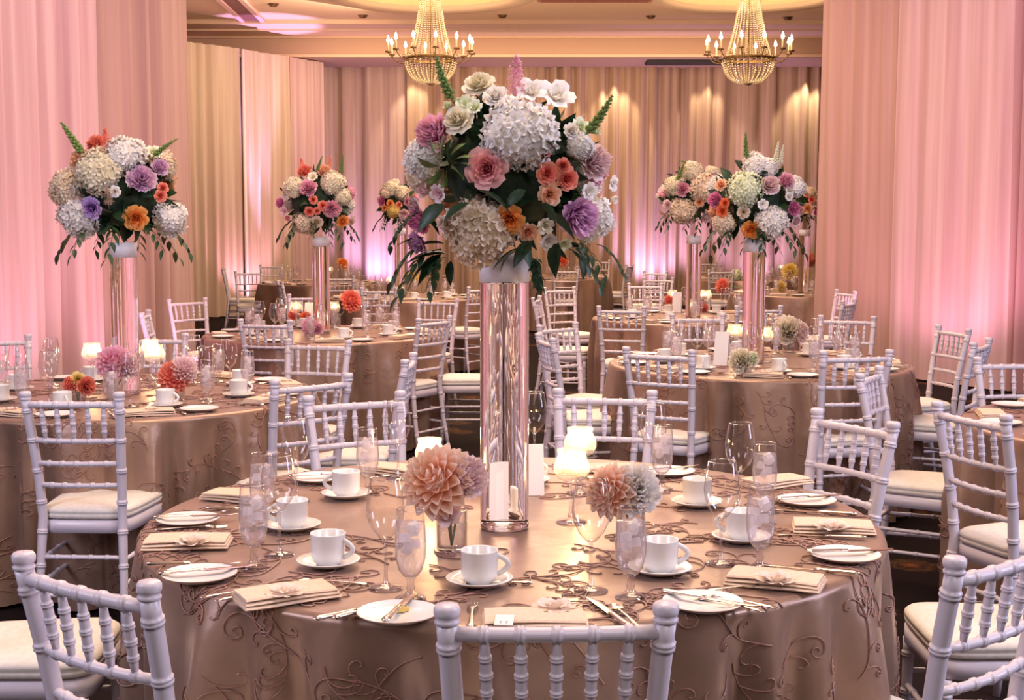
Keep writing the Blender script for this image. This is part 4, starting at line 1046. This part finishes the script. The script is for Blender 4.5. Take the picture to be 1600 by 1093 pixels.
# napkins with bloom favours
for (px, py, rz_, bx, by, ph) in ((447, 935, 28, 447, 922, 'front left'), (294, 852, 4, 301, 843, 'left rim'), (836, 976, 2, 866, 945, 'front centre behind the chair spindles'), (1212, 912, -22, 1212, 902, 'front right'),
        (1302, 828, -10, 1300, 820, 'right rim'), (375, 780, 160, 0, 0, 'rear left rim'), (612, 738, 150, 0, 0, 'rear, left of the vase'), (1212, 757, 30, 0, 0, 'rear right'), (945, 738, 10, 938, 733, 'rear, right of the vase')):
    p = at(px, py, Z); inst('napkin', p, R(rz_), 'folded beige napkin, '+ph+MT, 'napkin', 'folded napkins')
    if bx: inst('bloom', at(bx, by, Z+.024)+Vector((0, 0, .006)), R(px), 'ivory petal bloom on the napkin, '+ph+MT, 'flower', 'petal blooms', scale=(.040, .040, .062))
# front place card on napkin
mb = MB(); mb.box((0, 0, .0), (.035, .065, .001)); mb.mi = 1
for k in range(2): mb.box((-.006+k*.011, -.012, .0009), (.005, .002, .0004)); mb.box((-.006+k*.011, -.020, .0009), (.002, .004, .0004))
p = at(788, 968, Z+.026); tag(obj('place_card', mb.mesh('place_card', [M['card'], M['ink']], False), loc=p, rot=(0, 0, -.05)), 'small white place card on the front centre napkin', 'card')
# forks, knives and spoons on cloth
for (px, py, h, kd, ph) in ((312, 936, 64, 'fork', 'beside the front left plate, outer one'), (334, 941, 60, 'fork', 'beside the front left plate, inner one'), (735, 985, 0, 'fork', 'by the left post of the nearest chair'),
        (490, 972, 50, 'knife', 'left of the front plate, outer one'), (520, 970, 48, 'knife', 'left of the front plate, inner one'), (985, 984, -18, 'knife', 'between the spindles, left one'), (998, 982, -15, 'spoon', 'between the spindles, right one'),
        (228, 884, 88, 'knife', 'along the left rim'), (1345, 900, -68, 'knife', 'right of the front right napkin'), (1355, 843, -80, 'knife', 'on the right rim under the plate'), (240, 830, 78, 'fork', 'at the left rim near the plate'),
        (1195, 958, -55, 'fork', 'right of the front right plate, outer one'), (1215, 953, -55, 'fork', 'right of the front right plate, inner one'), (835, 912, -95, 'spoon', 'right of the front centre cup'), (575, 915, -80, 'spoon', 'right of the left cup'),
        (1105, 925, 75, 'spoon', 'left of the front right napkin'), (1340, 806, -75, 'knife', 'beside the rear right plate'), (320, 796, 100, 'knife', 'beside the left rim plate'), (345, 800, 98, 'fork', 'between left rim plate and napkin')):
    p = at(px, py, Z); d = Matrix.Rotation(-R(h), 3, 'Z') @ Vector((0, 1, 0)); c_ = Vector((T1.x, T1.y, 0))
    nm = dict(fork='silver dinner fork ', knife='silver table knife ', spoon='silver teaspoon ')[kd]
    inst(kd, p+Vector((0, 0, .001)), -R(h), nm+ph+MT, dict(fork='fork', knife='knife', spoon='spoon')[kd], kd+'s')
# dahlias in small vases
def posy(px, py, rpx, d, fls, label, vx=None, vy=None):
    """posy of blooms in a small vase; fls: (px,py,rpx,kind,col)"""
    b = snap(at(vx or px, vy or py, Z)); inst('svase', b, 0, 'vase under the '+label, 'vase', 'small vases')
    root = obj('flower_posy', None, loc=b+Vector((0, 0, .095))); tag(root, label, 'flowers', 'low flower posies')
    sc = b.y/F; mb = MB()
    for (fx, fy, fr, kd, co) in fls:
        q = atd(fx, fy, b.y-.02)-root.location; dr = Vector((q.x*3, -.08, max(.02, q.z)+.01)).normalized()
        if kd in ('dahlia', 'peony', 'hydrangea'): dr = (dr+Vector((0, -.6, .2))).normalized()
        s_ = fr*sc*1.05; kid(root, kd, fl(kd, co), loc=q, rot=rq(dr).to_euler(), scale=(s_,)*3, label=CN.get(co, co)+' '+kd)
        mb.tube([(0, 0, -.085), (q.x*.3, q.y*.3, -.02), tuple(q)], .003, 5)
    kid(root, 'stems', mb.mesh('posy_stems', M['leaf2']))
posy(715, 0, 0, 0, [(684, 752, 60, 'dahlia', 'dahlia'), (730, 745, 40, 'peony', 'blush'), (700, 800, 24, 'lisianthus', 'blush')], 'large peach dahlia and blush bloom left of the central vase', 706, 858)
posy(985, 0, 0, 0, [(955, 768, 44, 'dahlia', 'dahlia'), (995, 765, 46, 'peony', 'white')], 'peach dahlia with white ruffled bloom right of the central vase', 985, 836)
for (px, py, ph) in ((893, 815, 'nearer of the pair'), (906, 770, 'farther of the pair'), (672, 778, 'half behind the peach dahlia')):
    p = at(px, py, Z); s_ = 1.06 if px != 672 else .95
    inst('votive', p, 0, 'stemmed glass candle globe, '+ph+MT, 'candle', 'candle globes', scale=(s_*1.0, s_*1.0, s_*.8)); lit(p, 1.8)
inst('card', at(812, 771, Z), R(4), 'plain white tent card standing behind the tall vase', 'card', 'tent cards', scale=(1.35, 1, .85))

# settings round the other tables
def settings(tc, Rt, nset, tname, level=2, a0=.0, skip=()):
    words = ['right', 'rear right', 'rear', 'rear left', 'left', 'front left', 'front', 'front right']
    for k in range(nset):
        a = a0+2*pi*k/nset
        wd = words[int(round((a % (2*pi))/(pi/4))) % 8]; dr = Vector((cos(a), sin(a), 0)); tg = Vector((-sin(a), cos(a), 0)); c = Vector((tc.x, tc.y, Z))
        def at_(r_, t_, z=0): return c+dr*(Rt-r_)+tg*t_+Vector((0, 0, z))
        rz_ = a-pi/2; pl = wd+' place of the '+tname; jit = random.uniform(-.015, .015)
        inst('napkin', at_(.10, 0), rz_+jit*8, 'folded beige napkin, '+pl, 'napkin', 'folded napkins')
        inst('plate', at_(.13, .21+jit), 0, 'white side plate, '+pl, 'plate', 'side plates')
        inst('water', at_(.31, -.12+jit), a*3, 'glass of iced water, '+pl, 'glass', 'water glasses')
        inst('wine', at_(.38, -.04), 0, 'empty wine glass, '+pl, 'glass', 'wine glasses')
        if level >= 1:
            inst('saucer', at_(.30, .10+jit), 0, 'white saucer, '+pl, 'saucer', 'saucers'); inst('cup', at_(.30, .10+jit, .005), a+1+jit*30, 'white coffee cup, '+pl, 'cup', 'coffee cups')
        if level >= 2:
            inst('fork', at_(.03, .13, .001), rz_+pi, 'silver fork, '+pl, 'fork', 'forks'); inst('knife', at_(.02, -.14, .001), rz_+pi, 'silver knife, '+pl, 'knife', 'knives')
            inst('bloom', at_(.10, .01, .028), a, 'ivory petal bloom on the napkin, '+pl, 'flower', 'petal blooms', scale=(.036, .036, .055))
settings(T2, .84, 8, 'left table', 2, R(-67)); settings(T3, .82, 8, 'right table', 2, R(-110)+.2)
settings(T4, .82, 8, 'second left table', 1, .2); settings(T5, .83, 8, 'second right table', 1, .1)
settings(T6, .82, 8, 'third left table', 1, .1); settings(T9, .82, 8, 'far right table', 0, .2); settings(T7, .82, 8, 'far centre table', 0, .3)
settings(T8, .82, 8, 'far left table', 0, .3); settings(T10, .80, 6, 'farthest right table', 0, .4); settings(T11, .82, 8, 'cropped right table', 1, .45)

def low(vx, vy, fls, label): posy(0, 0, 0, 0, fls, label, vx, vy)
low(180, 626, [(178, 566, 29, 'dahlia', 'pink'), (200, 572, 22, 'peony', 'blush')], 'round pink dahlia in the middle of the left table')
low(276, 625, [(273, 588, 27, 'dahlia', 'coral'), (288, 576, 22, 'dahlia', 'blush')], 'coral dahlia right of the vase on the left table')
low(122, 634, [(110, 600, 14, 'dahlia', 'coral'), (135, 602, 16, 'peony', 'coral'), (122, 592, 12, 'rose', 'yellow')], 'low coral posy with yellow heart on the left table')
low(1235, 548, [(1232, 515, 26, 'peony', 'ivory'), (1250, 518, 20, 'peony', 'blush')], 'round ivory peony on the right table')
low(1163, 588, [(1158, 563, 22, 'peony', 'ivory'), (1175, 560, 14, 'peony', 'greenwhite')], 'low greenish ivory peony on the right table')
low(550, 495, [(548, 470, 19, 'dahlia', 'coral')], 'coral dahlia in a small vase on the second left table')
low(484, 527, [(485, 509, 14, 'dahlia', 'pink'), (497, 513, 10, 'peony', 'pink')], 'low dusky pink bloom on the second left table')
low(463, 510, [(458, 492, 9, 'dahlia', 'coral'), (478, 497, 11, 'dahlia', 'hotcoral')], 'small bright coral blooms behind the card on the second left table')
low(1131, 465, [(1129, 447, 13, 'dahlia', 'coral')], 'red dahlia in a small vase on the second right table')
low(1093, 486, [(1090, 478, 10, 'dahlia', 'pink'), (1100, 480, 8, 'dahlia', 'coral')], 'low red posy on the second right table')
low(1048, 485, [(1045, 468, 8, 'dahlia', 'coral')], 'small coral bloom behind the card on the second right table')
low(645, 452, [(645, 434, 12, 'peony', 'yellow'), (630, 437, 9, 'peony', 'ivory')], 'yellow peony on the third left table')
low(878, 425, [(878, 407, 11, 'dahlia', 'hotcoral')], 'bright orange dahlia on the far centre table')
low(838, 432, [(836, 415, 8, 'dahlia', 'orange')], 'smaller orange dahlia on the far centre table')
low(535, 430, [(535, 412, 10, 'dahlia', 'orange')], 'orange dahlia on the far left table')
low(1235, 445, [(1234, 424, 14, 'dahlia', 'yellow')], 'yellow dahlia on the far right table')
low(1222, 458, [(1220, 447, 9, 'dahlia', 'yellow')], 'small low yellow bloom on the far right table')
low(1265, 425, [(1265, 406, 12, 'dahlia', 'coral')], 'dusky red dahlia beside the tan-rose drape')
low(1152, 440, [(1150, 430, 9, 'hydrangea', 'greenwhite')], 'small greenish white bloom on the farthest right table')
for (px, py, nm, e_) in ((145, 600, 'left of the pink dahlia on the left table', .9), (236, 592, 'right of the vase on the left table', .9), (243, 603, 'nearest right of the vase on the left table', .9),
        (1147, 560, 'left of the vase on the right table', .6), (1194, 565, 'right of the vase on the right table', .6),
        (463, 512, 'left of the vase on the second left table', .5), (522, 512, 'right of the vase on the second left table', .5),
        (1103, 478, 'left one of the pair on the second right table', .4), (1120, 481, 'right one of the pair on the second right table', .4), (1035, 483, 'near the card on the second right table', .3),
        (588, 454, 'on the third left table, left side', .3), (628, 452, 'on the third left table beside the yellow bloom', .3), (545, 432, 'beside the orange dahlia on the far left table', .2),
        (862, 430, 'on the far centre table', .2), (1248, 445, 'beside the yellow dahlia on the far right table', .2), (1276, 432, 'at the right of the far right table', .2), (500, 436, 'on the far left table behind the vase', .2)):
    p = snap(at(px, py, Z)); inst('votive', p, 0, 'stemmed glass candle globe '+nm, 'candle', 'candle globes', scale=(1.12, 1.12, .9))
    if e_ > .25: lit(p, e_*2)
for (px, py, rz_, nm) in ((484, 510, -25, 'leaning on the second left table'), (1058, 488, -20, 'leaning on the second right table'), (1128, 570, -30, 'on the right table left of its posy')):
    inst('card', snap(at(px, py, Z)), R(rz_), 'tall narrow white menu card '+nm, 'card', 'tent cards', scale=(.8, 1, 1.1))
# salt shaker on the left table
mb = MB(); mb.lathe([(.001, 0), (.018, 0), (.02, .01), (.018, .045)], 16); mb.mi = 1; mb.lathe([(.0185, .045), (.021, .048), (.021, .06), (.012, .068), (.001, .069)], 16)
o = obj('salt_shaker', mb.mesh('salt_shaker', [M['glass'], M['silver']]), loc=at(262, 622, Z), scale=(1.5, 1.5, 1.5)); tag(o, 'glass salt shaker with silver cap on the left table', 'shaker')

for _o in []:
    if 'category' in _o and len(_o['label'].split()) > 16: print('LONGLABEL', _o.name, _o['label'])
